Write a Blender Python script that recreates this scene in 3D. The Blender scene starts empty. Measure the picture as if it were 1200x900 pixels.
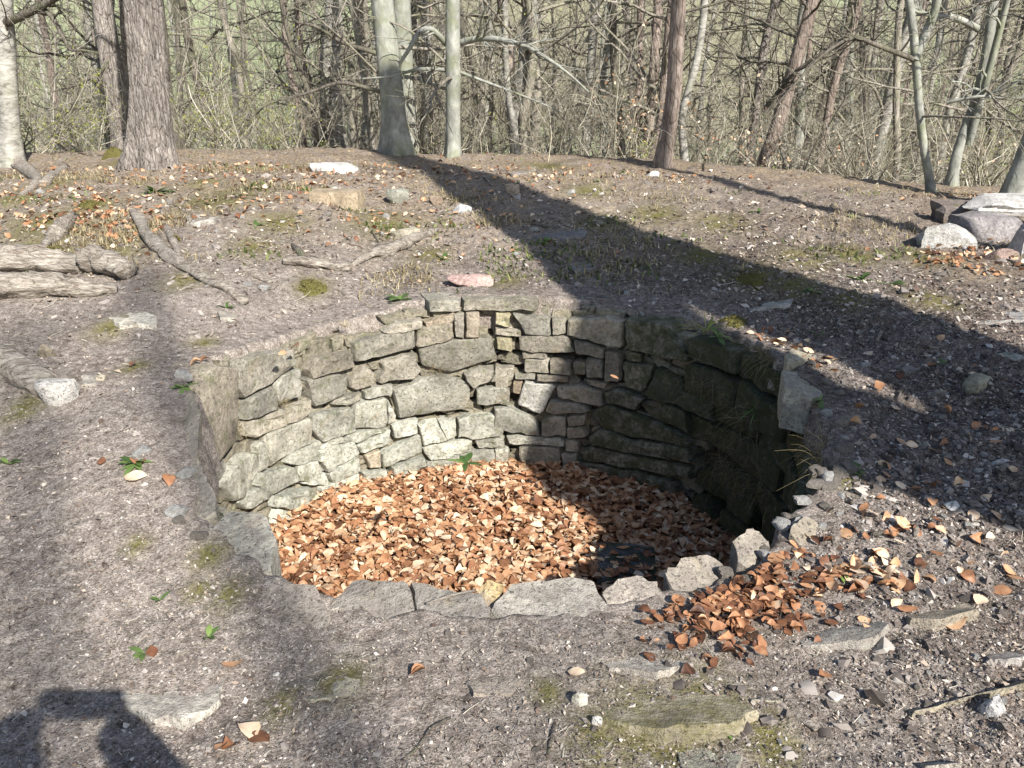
import bpy, math, random
import numpy as np
from mathutils import Vector, Matrix

random.seed(7)
RNG = np.random.default_rng(11)
rad = math.radians

# ------------------------------------------------------------------ camera, light, exposure
SC = bpy.context.scene
COL = SC.collection
FPX = 942.0                     # focal length in photo pixels (1200 wide)
PITCH = rad(21.5)
CAMZ = 1.6
cam_d = bpy.data.cameras.new('camera')
cam_d.sensor_width = 36.0
cam_d.lens = 36.0 * FPX / 1200.0
cam_d.clip_start = 0.02
cam_d.clip_end = 2000.0
cam = bpy.data.objects.new('camera', cam_d)
COL.objects.link(cam)
cam.location = (0, 0, CAMZ)
cam.rotation_euler = (math.pi / 2 - PITCH, 0, 0)
SC.camera = cam

SUN_EL = rad(37.0)
SUN_AZ = rad(29.0)              # shadows run to (-sin, cos): away from the camera and to its left
LD = np.array([-math.sin(SUN_AZ), math.cos(SUN_AZ)])     # horizontal travel of the light
QD = np.array([math.cos(SUN_AZ), math.sin(SUN_AZ)])      # across the light
sun_d = bpy.data.lights.new('sun', 'SUN')
sun_d.energy = 5.0
sun_d.angle = rad(0.55)
sun_d.color = (1.0, 0.95, 0.87)
sun = bpy.data.objects.new('sun', sun_d)
COL.objects.link(sun)
sdir = Vector((LD[0] * math.cos(SUN_EL), LD[1] * math.cos(SUN_EL), -math.sin(SUN_EL)))
sun.rotation_euler = sdir.to_track_quat('-Z', 'Y').to_euler()
sun.location = (6, -8, 9)

W = bpy.data.worlds.new('World')
SC.world = W
W.use_nodes = True
wn = W.node_tree
bg = wn.nodes.get('Background') or wn.nodes.new('ShaderNodeBackground')
sky = wn.nodes.new('ShaderNodeTexSky')
sky.sky_type = 'NISHITA'
sky.sun_disc = False
sky.sun_elevation = SUN_EL
sky.sun_rotation = math.atan2(-sdir.x, -sdir.y)
wn.links.new(sky.outputs[0], bg.inputs[0])
bg.inputs[1].default_value = 0.085
SC.view_settings.view_transform = 'Standard'
SC.view_settings.look = 'None'
SC.view_settings.gamma = 1.0
SC.view_settings.exposure = 0.95
SC.view_settings.use_curve_mapping = False

# ------------------------------------------------------------------ noise
def _h(ix, iy, iz, s):
    n = (ix * 374761393 + iy * 668265263 + iz * 2147483647 + s * 1274126177) & 0xffffffff
    n = ((n ^ (n >> 13)) * 1274126177) & 0xffffffff
    n = (n ^ (n >> 16)) & 0xffffffff
    n = (n * 2246822519) & 0xffffffff
    n = n ^ (n >> 15)
    return (n & 0xffff) / 65535.0 * 2 - 1

def vn(x, y, z=0.0, s=0):
    x = np.asarray(x, float); y = np.asarray(y, float); z = np.asarray(z, float) + 0 * x
    ix = np.floor(x).astype(np.int64); iy = np.floor(y).astype(np.int64); iz = np.floor(z).astype(np.int64)
    fx = x - ix; fy = y - iy; fz = z - iz
    fx = fx * fx * (3 - 2 * fx); fy = fy * fy * (3 - 2 * fy); fz = fz * fz * (3 - 2 * fz)
    r = 0
    for a in (0, 1):
        for b in (0, 1):
            for c in (0, 1):
                w = (fx if a else 1 - fx) * (fy if b else 1 - fy) * (fz if c else 1 - fz)
                r = r + w * _h(ix + a, iy + b, iz + c, s)
    return r

def fbm(x, y, z=0.0, o=4, s=0, g=0.5):
    r = 0; a = 1.0; f = 1.0
    for i in range(o):
        r = r + a * vn(x * f, y * f, np.asarray(z) * f, s + i * 17)
        a *= g; f *= 2.03
    return r

def S(v, a, b):
    t = np.clip((np.asarray(v, float) - a) / (b - a), 0, 1)
    return t * t * (3 - 2 * t)

# ------------------------------------------------------------------ the lie of the land
PC = np.array([-0.05, 3.65])    # pit centre
PR = 1.47                       # pit radius
FLOOR = -1.03
_rt = np.array([-180, -165, -150, -134, -120, -110, -90, -67, -57, -44, -30, -15, 0, 11, 24, 43, 57, 79, 95, 110, 130, 147, 160, 172, 180], float)
_rz = np.array([.20, .19, .14, .07, .02, -.03, 0, -.02, -.03, .04, .09, .14, .17, .19, .16, .13, .14, .19, .20, .18, .10, .13, .17, .20, .20])
def rim_z(th_deg):
    return np.interp(((np.asarray(th_deg) + 180) % 360) - 180, _rt, _rz)

def height(x, y, micro=True):
    x = np.asarray(x, float); y = np.asarray(y, float)
    h = 0.50 * S(y, 2.2, 10.2)
    h = h + 0.16 * S(-x, 0.6, 2.6) * S(y, 1.6, 4.2) * (1 - 0.6 * S(y, 6, 10))
    h = h + 0.10 * S(x, 0.9, 2.2) * S(y, 1.6, 3.6) * (1 - S(y, 5, 8))
    h = h - 0.20 * S(x, 1.5, 5.5) * S(y, 5.5, 9)
    dx = x - PC[0]; dy = y - PC[1]
    r = np.hypot(dx, dy)
    th = np.degrees(np.arctan2(dy, dx))
    w = np.exp(-np.clip((r - PR) / 0.6, 0, 9) ** 2)
    h = h * (1 - w) + rim_z(th) * w
    # the hilltop ends: the ground falls to a valley and climbs the far side
    yc = 10.9 - 0.30 * np.clip(x, 0, 6) - 0.12 * np.clip(-x - 4, 0, 8)
    d = np.clip(y - yc, 0, None)
    side = np.clip(np.abs(x) - 9, 0, None)
    back = np.clip(-y - 14, 0, None)
    fall = d * d / (d + 2.5) * 0.34
    fall = 6.0 * (1 - np.exp(-fall / 6.0))
    h = h - fall - 6.0 * (1 - np.exp(-side * 0.03)) * (1 - S(y, 20, 60)) - 5 * (1 - np.exp(-back * 0.03))
    rise = np.clip(y - 34, 0, None)
    h = h + 0.34 * rise * rise / (rise + 22) 
    near = 1 - S(r, 12, 30)
    h = h + 0.035 * fbm(x * 1.1, y * 1.1, o=3, s=3) * S(r, PR + .05, PR + .6) * (0.4 + 0.6 * near) * np.where(y > 20, 6, 1)
    h = h + S(y, 25, 60) * 1.4 * fbm(x * .06, y * .06, o=3, s=31)
    if micro:
        rough = 0.45 + 1.3 * S(x, 1.3, 2.2) * S(y, 0.8, 2.2) * (1 - S(y, 4.0, 5.5)) + 0.5 * S(y, 4.8, 6.5) + 0.35 * S(x, .2, 1.2) * (1 - S(y, 1.8, 2.4))
        rough = rough + .5 * S(y, 5, 7) * S(fbm(x * .9, y * .9, o=2, s=35), -.1, .4)
        n1 = fbm(x * 7, y * 7, o=3, s=5)
        n2 = np.abs(fbm(x * 19, y * 19, o=2, s=8))
        n3 = fbm(x * 48, y * 48, o=2, s=9)
        m = 0.013 * n1 + 0.017 * n2 + 0.006 * n3
        h = h + rough * m * near * S(r, PR - .2, PR + .3)
    return h

def H1(x, y, micro=True):
    return float(height(np.array([x]), np.array([y]), micro)[0])

def ray(px, py):
    u = (px - 600) / FPX; v = (py - 450) / FPX
    return np.array([u, math.cos(PITCH) - v * math.sin(PITCH), -(math.sin(PITCH) + v * math.cos(PITCH))])

def G(px, py):
    """where a sight line of the survey photo meets the ground"""
    d = ray(px, py)
    lo, hi, k = 1.0, 17.0, 64
    for _ in range(2):
        ts = np.linspace(lo, hi, k)
        p = np.array([0, 0, CAMZ]) + ts[:, None] * d
        below = p[:, 2] <= height(p[:, 0], p[:, 1], False)
        i = int(np.argmax(below)) if below.any() else k - 1
        lo, hi = ts[max(i - 1, 0)], ts[i]; k = 24
    return p[i]

def GV(px, py, it=5):
    u = (px - 600) / FPX; v = (py - 450) / FPX
    dy = math.cos(PITCH) - v * math.sin(PITCH); dz = -(math.sin(PITCH) + v * math.cos(PITCH))
    z0 = .12 + 0 * u
    for _ in range(it):
        t = (z0 - CAMZ) / dz; x = u * t; y = dy * t; z0 = height(x, y, False)
    return x, y

def mpp(p):
    """metres per photo pixel at point p"""
    return (p[1] * math.cos(PITCH) + (CAMZ - p[2]) * math.sin(PITCH)) / FPX

def cyl(px, py, R=PR):
    d = ray(px, py)
    a = d[0] ** 2 + d[1] ** 2; b = -(d[0] * PC[0] + d[1] * PC[1]); c = PC @ PC - R * R
    D = max(b * b - a * c, 0.0)
    t = (-b + math.sqrt(D)) / a
    p = np.array([0, 0, CAMZ]) + t * d
    return math.degrees(math.atan2(p[1] - PC[1], p[0] - PC[0])), p[2]

def atY(px, py, Y):
    d = ray(px, py); t = Y / d[1]
    return np.array([0, 0, CAMZ]) + t * d

# ------------------------------------------------------------------ mesh helpers
def mesh_np(name, verts, faces_list, mat=None, smooth=False, attrs=None):
    """verts (N,3); faces_list: list of int arrays (F,k)"""
    me = bpy.data.meshes.new(name)
    verts = np.asarray(verts, np.float32)
    me.vertices.add(len(verts))
    me.vertices.foreach_set('co', verts.ravel())
    faces_list = [np.asarray(f, np.int32) for f in faces_list if len(f)]
    tot = sum(f.size for f in faces_list); nf = sum(len(f) for f in faces_list)
    me.loops.add(tot)
    me.polygons.add(nf)
    me.loops.foreach_set('vertex_index', np.concatenate([f.ravel() for f in faces_list]))
    starts = []; o = 0
    for f in faces_list:
        starts.append(o + np.arange(len(f)) * f.shape[1]); o += f.size
    me.polygons.foreach_set('loop_start', np.concatenate(starts).astype(np.int32))
    me.update(calc_edges=True)
    me.polygons.foreach_set('use_smooth', np.full(nf, bool(smooth)))
    if attrs:
        for k, v in attrs.items():
            v = np.asarray(v, np.float32)
            if v.ndim == 1:
                a = me.attributes.new(k, 'FLOAT', 'POINT'); a.data.foreach_set('value', v)
            else:
                a = me.attributes.new(k, 'FLOAT_COLOR', 'POINT')
                if v.shape[1] == 3:
                    v = np.concatenate([v, np.ones((len(v), 1), np.float32)], 1)
                a.data.foreach_set('color', v.ravel())
    if mat:
        me.materials.append(mat)
    me.validate(clean_customdata=False)
    return me

def link(name, me, parent=None, label=None, cat=None, group=None, kind=None, color=None, loc=None, rot=None):
    o = bpy.data.objects.new(name, me)
    COL.objects.link(o)
    if parent: o.parent = parent
    if label: o['label'] = label
    if cat: o['category'] = cat
    if group: o['group'] = group
    if kind: o['kind'] = kind
    if color is not None: o.color = (*color, 1)
    if loc is not None: o.location = [float(v) for v in loc]
    if rot is not None: o.rotation_euler = rot
    return o

def tubes(P, Rd, sides):
    P = np.asarray(P, float); Rd = np.asarray(Rd, float)
    N, K, _ = P.shape
    T = np.gradient(P, axis=1)
    T /= np.linalg.norm(T, axis=2, keepdims=True) + 1e-9
    ref = np.where(np.abs(T[..., 2:3]) > 0.9, np.array([1., 0, 0]), np.array([0., 0, 1]))
    # one reference per tube, so that rings do not twist
    ref = np.repeat(ref[:, :1], K, 1)
    U = np.cross(T, ref); U /= np.linalg.norm(U, axis=2, keepdims=True) + 1e-9
    V = np.cross(T, U)
    a = np.arange(sides) * 2 * np.pi / sides
    ring = U[:, :, None] * np.cos(a)[None, None, :, None] + V[:, :, None] * np.sin(a)[None, None, :, None]
    if Rd.ndim == 2: Rd = Rd[:, :, None]
    v = P[:, :, None] + ring * Rd[..., None]
    idx = np.arange(N * K * sides).reshape(N, K, sides)
    a0 = idx[:, :-1]; b0 = idx[:, 1:]
    f = np.stack([a0, np.roll(a0, -1, 2), np.roll(b0, -1, 2), b0], -1).reshape(-1, 4)
    return v.reshape(-1, 3), f

class Bag:
    """collects vertex / face arrays into one mesh"""
    def __init__(s): s.v = []; s.f = {}; s.n = 0; s.a = []
    def add(s, v, *faces, tint=None):
        v = np.asarray(v, float)
        for f in faces:
            f = np.asarray(f, np.int64)
            if len(f): s.f.setdefault(f.shape[1], []).append(f + s.n)
        s.v.append(v); s.n += len(v)
        s.a.append(np.full(len(v), 0.5 if tint is None else tint) if np.isscalar(tint) or tint is None else np.asarray(tint))
    def mesh(s, name, mat, smooth=False, tint=False):
        return mesh_np(name, np.concatenate(s.v), [np.concatenate(x) for x in s.f.values()], mat, smooth,
                       {'tint': np.concatenate(s.a)} if tint else None)

def grow(st, di, ln, r0, K, wob=0.18, up=0.0, taper=0.25, rng=RNG):
    """random-walk polylines: st (N,3) starts, di (N,3) directions, ln lengths, r0 radii"""
    N = len(st)
    P = np.zeros((N, K, 3)); P[:, 0] = st
    d = di / (np.linalg.norm(di, axis=1, keepdims=True) + 1e-9)
    step = (ln / (K - 1))[:, None]
    for k in range(1, K):
        d = d + rng.normal(0, wob, (N, 3)); d[:, 2] += up
        d /= np.linalg.norm(d, axis=1, keepdims=True) + 1e-9
        P[:, k] = P[:, k - 1] + d * step
    Rd = r0[:, None] * np.linspace(1, taper, K)[None]
    return P, Rd

def sprout(P, Rd, n, lf, rf, K, wob, up, ang=0.9, lo=0.2, rng=RNG, taper=0.25):
    N, K0, _ = P.shape
    i = np.repeat(np.arange(N), n)
    t = rng.uniform(lo, 1.0, len(i)) * (K0 - 1)
    k = np.minimum(t.astype(int), K0 - 2); f = (t - k)[:, None]
    st = P[i, k] * (1 - f) + P[i, k + 1] * f
    d = P[i, k + 1] - P[i, k]
    L = np.linalg.norm(P[:, -1] - P[:, 0], axis=1)[i]
    d /= np.linalg.norm(d, axis=1, keepdims=True) + 1e-9
    side = rng.normal(0, 1, (len(i), 3)); side -= (side * d).sum(1, keepdims=True) * d
    side /= np.linalg.norm(side, axis=1, keepdims=True) + 1e-9
    a = rng.normal(ang, 0.22, len(i))[:, None]
    d = d * np.cos(a) + side * np.sin(a)
    ln = L * lf * rng.uniform(0.5, 1.2, len(i)) * (1.15 - 0.6 * t / (K0 - 1))
    r0 = np.maximum((Rd[i, k] * rf).reshape(-1), 0.0014)
    return grow(st, d, ln, r0, K, wob, up, taper, rng)

# ------------------------------------------------------------------ materials
def new_mat(name):
    m = bpy.data.materials.new(name); m.use_nodes = True
    nt = m.node_tree; b = nt.nodes['Principled BSDF']
    b.inputs['Specular IOR Level'].default_value = 0.25
    return m, nt, b

class NT:
    def __init__(s, nt): s.nt = nt
    def n(s, t, **k):
        n = s.nt.nodes.new(t)
        for a, v in k.items(): setattr(n, a, v)
        return n
    def l(s, a, b): s.nt.links.new(a, b)
    def coord(s, scale=(1, 1, 1), kind='Object'):
        c = s.n('ShaderNodeTexCoord'); m = s.n('ShaderNodeMapping'); m.inputs['Scale'].default_value = scale
        s.l(c.outputs[kind], m.inputs[0]); return m.outputs[0]
    def noise(s, vec, sc, det=4, rough=.6, dist=0):
        n = s.n('ShaderNodeTexNoise'); n.inputs['Scale'].default_value = sc; n.inputs['Detail'].default_value = det
        n.inputs['Roughness'].default_value = rough; n.inputs['Distortion'].default_value = dist
        s.l(vec, n.inputs['Vector']); return n.outputs['Fac']
    def vor(s, vec, sc, out='Distance', feat='F1'):
        n = s.n('ShaderNodeTexVoronoi'); n.feature = feat; n.inputs['Scale'].default_value = sc
        s.l(vec, n.inputs['Vector']); return n.outputs[out]
    def ramp(s, fac, stops, interp='LINEAR'):
        r = s.n('ShaderNodeValToRGB'); e = r.color_ramp; e.interpolation = interp
        while len(e.elements) < len(stops): e.elements.new(0.5)
        for x, (p, c) in zip(e.elements, stops):
            x.position = p; x.color = (*c, 1) if len(c) == 3 else c
        s.l(fac, r.inputs[0]); return r.outputs[0]
    def mix(s, f, a, b, blend='MIX'):
        m = s.n('ShaderNodeMix'); m.data_type = 'RGBA'; m.blend_type = blend
        for i, v in ((0, f), (6, a), (7, b)):
            if hasattr(v, 'links'): s.l(v, m.inputs[i])
            else: m.inputs[i].default_value = v if i == 0 else (*v, 1)
        return m.outputs[2]
    def math(s, op, a, b=0.0, clamp=False):
        m = s.n('ShaderNodeMath'); m.operation = op; m.use_clamp = clamp
        for i, v in enumerate((a, b)):
            if hasattr(v, 'links'): s.l(v, m.inputs[i])
            else: m.inputs[i].default_value = v
        return m.outputs[0]
    def attr(s, name):
        a = s.n('ShaderNodeAttribute'); a.attribute_name = name; return a
    def bump(s, b, h, st, d):
        n = s.n('ShaderNodeBump'); n.inputs['Strength'].default_value = st; n.inputs['Distance'].default_value = d
        s.l(h, n.inputs['Height']); s.l(n.outputs[0], b.inputs['Normal'])
g3 = lambda v: (v, v, v)

def mat_ground():
    m, nt, b = new_mat('soil'); N = NT(nt)
    b.inputs['Roughness'].default_value = 0.95; b.inputs['Specular IOR Level'].default_value = 0.1
    c = N.coord()
    a = N.attr('cover'); sep = N.n('ShaderNodeSeparateColor'); N.l(a.outputs['Color'], sep.inputs[0])
    n1 = N.noise(c, 2.2, 6, .65); n2 = N.noise(c, 26, 5, .7); n3 = N.noise(c, 120, 3, .7)
    sp2v = N.n('ShaderNodeTexVoronoi'); sp2v.inputs['Scale'].default_value = 190; N.l(c, sp2v.inputs['Vector'])
    s2 = N.n('ShaderNodeSeparateColor'); N.l(sp2v.outputs['Color'], s2.inputs[0])
    dust = N.ramp(n2, [(.28, (.088, .073, .062)), (.43, (.200, .171, .149)), (.58, (.290, .254, .225)), (.78, (.42, .378, .34))])
    dark = N.ramp(n2, [(.3, (.034, .027, .023)), (.5, (.10, .080, .069)), (.7, (.24, .205, .182))])
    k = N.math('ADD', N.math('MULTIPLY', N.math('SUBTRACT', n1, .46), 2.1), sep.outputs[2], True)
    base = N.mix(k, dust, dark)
    # crumbs and specks of dry bark
    v = N.vor(c, 75); sp = N.ramp(v, [(.10, g3(1)), (.24, g3(0))])
    vc = N.n('ShaderNodeTexVoronoi'); vc.inputs['Scale'].default_value = 75; N.l(c, vc.inputs['Vector'])
    sepc = N.n('ShaderNodeSeparateColor'); N.l(vc.outputs['Color'], sepc.inputs[0])
    crumb = N.ramp(sepc.outputs[0], [(0, (.06, .045, .04)), (.4, (.20, .14, .11)), (.75, (.38, .31, .26)), (1, (.58, .53, .48))])
    base = N.mix(N.math('MULTIPLY', sp, N.math('GREATER_THAN', sepc.outputs[1], .35)), base, crumb)
    base = N.mix(1.0, base, N.ramp(n3, [(.30, g3(.42)), (.47, g3(.92)), (.56, g3(1.12)), (.72, g3(1.75))]), 'MULTIPLY')
    crumbly = N.ramp(N.noise(c, 1.7, 5, .65), [(.36, g3(.25)), (.62, g3(1))])
    crumbly = N.math('MULTIPLY', crumbly, N.math('ADD', N.math('MULTIPLY', sep.outputs[2], 1.2), .38), True)
    base = N.mix(N.math('MULTIPLY', crumbly, .95), base, N.ramp(s2.outputs[0], [(0, g3(.35)), (.25, g3(.75)), (.6, g3(1.0)), (.85, g3(1.25)), (1, g3(2.2))]), 'MULTIPLY')
    n4 = N.noise(c, 300, 2, .6)
    base = N.mix(N.math('ADD', N.math('MULTIPLY', crumbly, .5), .3), base, N.ramp(n4, [(.32, g3(.5)), (.5, g3(1.0)), (.68, g3(1.6))]), 'MULTIPLY')
    litter = N.ramp(N.noise(c, 34, 4, .7), [(.3, (.06, .045, .034)), (.48, (.20, .15, .105)), (.62, (.36, .30, .21)), (.78, (.55, .48, .38))])
    fl = N.math('MULTIPLY', sep.outputs[1], N.ramp(N.noise(c, 7, 5, .7), [(.36, g3(0)), (.56, g3(1))]), True)
    base = N.mix(fl, base, litter)
    moss = N.ramp(N.noise(c, 60, 4, .7), [(.3, (.06, .054, .022)), (.55, (.15, .137, .05)), (.75, (.27, .245, .11))])
    fm = N.math('MULTIPLY', sep.outputs[0], N.ramp(N.noise(c, 11, 5, .75), [(.32, g3(0)), (.50, g3(1))]), True)
    base = N.mix(fm, base, moss)
    # meadow grass on the far slope, paled to put distant haze into the colour
    a2 = N.attr('meadow')
    grass = N.ramp(N.noise(c, .5, 4, .6), [(.3, (.19, .215, .125)), (.7, (.30, .34, .20))])
    base = N.mix(a2.outputs['Fac'], base, grass)
    N.l(base, b.inputs['Base Color'])
    hgt = N.math('ADD', N.math('MULTIPLY', n2, .7), N.math('ADD', N.math('MULTIPLY', n3, .3), N.math('MULTIPLY', sp, .35)))
    hgt = N.math('ADD', hgt, N.math('MULTIPLY', n4, .15))
    N.bump(b, hgt, .9, .016)
    return m

def mat_stone(name='stone', moss=(.10, .12, .04), mossamt=.0, useobj=True):
    m, nt, b = new_mat(name); N = NT(nt)
    b.inputs['Roughness'].default_value = 0.9; b.inputs['Specular IOR Level'].default_value = 0.15
    oi = N.n('ShaderNodeObjectInfo')
    c0 = N.n('ShaderNodeTexCoord')
    off = N.n('ShaderNodeVectorMath'); off.operation = 'ADD'
    rnd = N.n('ShaderNodeCombineXYZ')
    for i in range(3): N.l(N.math('MULTIPLY', oi.outputs['Random'], 37.0 + 11 * i), rnd.inputs[i])
    N.l(c0.outputs['Object'], off.inputs[0]); N.l(rnd.outputs[0], off.inputs[1])
    c = off.outputs[0]
    n1 = N.noise(c, 6, 6, .65, .3); n2 = N.noise(c, 40, 5, .7); n3 = N.noise(c, 150, 3, .7)
    col = N.mix(1.0, oi.outputs['Color'], N.ramp(n1, [(.25, g3(.5)), (.5, g3(.95)), (.75, g3(1.35))]), 'MULTIPLY')
    col = N.mix(.85, col, N.ramp(n2, [(.25, g3(.45)), (.5, g3(1.0)), (.72, g3(1.4))]), 'MULTIPLY')
    # ochre stains, pale lichen, dark pits
    st = N.ramp(N.noise(c, 9, 4, .6, .6), [(.58, g3(0)), (.74, g3(.5))])
    col = N.mix(st, col, (.32, .26, .17))
    li = N.ramp(N.noise(c, 17, 6, .75), [(.60, g3(0)), (.70, g3(.6))])
    col = N.mix(li, col, (.50, .50, .44))
    pit = N.ramp(N.noise(c, 70, 4, .8), [(.30, g3(1)), (.42, g3(0))])
    col = N.mix(N.math('MULTIPLY', pit, .7), col, (.06, .05, .042))
    geo = N.n('ShaderNodeNewGeometry'); sx = N.n('ShaderNodeSeparateXYZ'); N.l(geo.outputs['Position'], sx.inputs[0])
    mm = N.ramp(N.noise(c, 13, 5, .75), [(.50 - mossamt, g3(0)), (.66 - mossamt, g3(1))])
    col = N.mix(N.math('MULTIPLY', mm, .75), col, moss)
    N.l(col, b.inputs['Base Color'])
    h = N.math('ADD', N.math('MULTIPLY', n1, .6), N.math('ADD', N.math('MULTIPLY', n2, .45), N.math('MULTIPLY', n3, .2)))
    h = N.math('SUBTRACT', h, N.math('MULTIPLY', pit, .25))
    N.bump(b, h, 1.0, .028)
    return m

def mat_bark(name, stops, sc=(1, 1, .16), nsc=26, bump=.03, algae=0.0, fiss=.4):
    m, nt, b = new_mat(name); N = NT(nt)
    b.inputs['Roughness'].default_value = 0.92; b.inputs['Specular IOR Level'].default_value = 0.12
    c = N.coord(sc, 'Object')
    n1 = N.noise(c, nsc, 6, .68, .5); n2 = N.noise(N.coord((1, 1, .5)), 5, 4, .6)
    col = N.ramp(n1, stops)
    col = N.mix(.8, col, N.ramp(n2, [(.3, g3(.62)), (.7, g3(1.25))]), 'MULTIPLY')
    cr = N.ramp(N.vor(c, nsc * .6, feat='DISTANCE_TO_EDGE'), [(.0, g3(1)), (.09, g3(0))])
    cr = N.math('MULTIPLY', cr, fiss)
    col = N.mix(cr, col, (.035, .03, .025))
    if algae:
        al = N.ramp(N.noise(N.coord(), 3, 4, .6), [(.48, g3(0)), (.65, g3(algae))])
        col = N.mix(al, col, (.17, .19, .10))
    N.l(col, b.inputs['Base Color'])
    N.bump(b, N.math('SUBTRACT', n1, cr), 1.0, bump)
    return m

def mat_tint(name, stops, rough=.6, trans=0.0, spec=.3, vein=False):
    """colour by a per-piece 'tint' value"""
    m, nt, b = new_mat(name); N = NT(nt)
    b.inputs['Roughness'].default_value = rough; b.inputs['Specular IOR Level'].default_value = spec
    t = N.attr('tint').outputs['Fac']
    n = N.noise(N.coord(), 60, 3, .6)
    col = N.ramp(N.math('ADD', t, N.math('MULTIPLY', N.math('SUBTRACT', n, .5), .25)), stops)
    N.l(col, b.inputs['Base Color'])
    if trans:
        tr = N.n('ShaderNodeBsdfTranslucent'); N.l(col, tr.inputs[0])
        mx = N.n('ShaderNodeMixShader'); mx.inputs[0].default_value = trans
        out = nt.nodes['Material Output']
        N.l(b.outputs[0], mx.inputs[1]); N.l(tr.outputs[0], mx.inputs[2]); N.l(mx.outputs[0], out.inputs[0])
    return m

M = {}
M['ground'] = mat_ground()
M['stone'] = mat_stone('stone', (.13, .14, .07), -.02)
M['mossy'] = mat_stone('mossy_stone', (.040, .050, .018), .10)
M['rock'] = mat_stone('rock', (.13, .13, .04), -.06)
M['beech'] = mat_bark('beech_bark', [(.25, (.15, .15, .13)), (.5, (.27, .275, .245)), (.75, (.42, .42, .38))], (1, 1, .6), 9, .012, .6, .12)
M['oak'] = mat_bark('furrowed_bark', [(.25, (.06, .05, .042)), (.40, (.20, .172, .15)), (.54, (.35, .315, .285)), (.8, (.54, .50, .46))], (1, 1, .22), 38, .06, 0, .25)
M['dark'] = mat_bark('dark_bark', [(.25, (.055, .049, .041)), (.5, (.14, .124, .105)), (.8, (.29, .265, .225))], (1, 1, .2), 34, .03, .4, .15)
M['pine'] = mat_bark('pine_bark', [(.25, (.11, .085, .072)), (.5, (.29, .235, .20)), (.8, (.48, .42, .38))], (1, 1, .25), 24, .04, 0, .3)
M['birch'] = mat_bark('birch_bark', [(.30, (.09, .085, .075)), (.47, (.29, .28, .25)), (.75, (.50, .49, .45))], (.5, .5, 1.2), 14, .012, .3, .15)
M['grey'] = mat_bark('grey_bark', [(.25, (.13, .115, .095)), (.5, (.27, .245, .205)), (.8, (.43, .40, .35))], (1, 1, .3), 22, .02, .5, .3)
M['wood'] = mat_bark('dead_wood', [(.28, (.06, .047, .038)), (.40, (.24, .20, .165)), (.54, (.44, .395, .34)), (.78, (.64, .59, .51))], (.22, 1, 1), 46, .05, 0, .0)
M['twig'] = mat_tint('twig_bark', [(0, (.06, .054, .040)), (.4, (.22, .198, .148)), (.75, (.41, .38, .305)), (1, (.62, .58, .50))], .9, 0, .1)
M['leaf'] = mat_tint('dead_leaf', [(0, (.06, .030, .020)), (.22, (.19, .085, .045)), (.5, (.38, .19, .098)), (.75, (.52, .32, .185)), (1, (.72, .59, .44))], .5, .15, .35)
M['bud'] = mat_tint('spring_leaf', [(0, (.14, .17, .03)), (.5, (.27, .30, .06)), (1, (.42, .43, .13))], .5, .3, .3)
M['herb'] = mat_tint('herb_leaf', [(0, (.035, .065, .018)), (.5, (.085, .15, .04)), (1, (.20, .28, .085))], .4, .25, .4)
M['drygrass'] = mat_tint('dry_grass', [(0, (.14, .11, .06)), (.5, (.30, .25, .14)), (1, (.48, .42, .27))], .7, .2, .2)
M['pebble'] = mat_tint('pebble', [(0, (.06, .05, .045)), (.45, (.19, .165, .15)), (.8, (.36, .33, .30)), (1, (.62, .59, .55))], .9, 0, .15)
M['scrap'] = mat_tint('scrap', [(0, (.045, .034, .028)), (.35, (.16, .115, .09)), (.7, (.38, .31, .245)), (1, (.64, .57, .49))], .8, 0, .15)
M['seedling'] = mat_tint('seedling', [(0, (.06, .08, .025)), (.5, (.13, .16, .05)), (1, (.25, .27, .10))], .5, .25, .3)
M['moss'] = mat_tint('moss', [(0, (.05, .045, .016)), (.5, (.11, .10, .035)), (1, (.19, .17, .06))], .95, 0, .1)

# ------------------------------------------------------------------ ground sheet with the pit left open
NTH = 1000
rs = [PR + 0.055]
while rs[-1] < 420:
    r = rs[-1]
    rs.append(r + max(0.014, 0.0105 * r if r < 13 else 0.035 * r))
rs = np.array(rs)
th = np.linspace(-math.pi, math.pi, NTH, endpoint=False)
TT, RR = np.meshgrid(th, rs)
edge = 0.05 * fbm(np.cos(th) * 5, np.sin(th) * 5, o=3, s=77)
thd_ = np.degrees(th)
lap = .20 * np.exp(-((((thd_ - 201) + 180) % 360 - 180) / 17) ** 2) + .05 * np.exp(-((thd_ + 24) / 24) ** 2)
edge = edge + .035 * fbm(np.cos(th) * 14, np.sin(th) * 14, o=3, s=78)
RR = RR + (edge - lap)[None] * np.exp(-(RR - PR - .055) / .25)
GX = PC[0] + RR * np.cos(TT); GY = PC[1] + RR * np.sin(TT)
GZ = height(GX, GY)
GZ[0] -= 0.20 + .06 * fbm(th * 9, th * 0, o=2, s=41); GZ[1] -= 0.03

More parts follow.
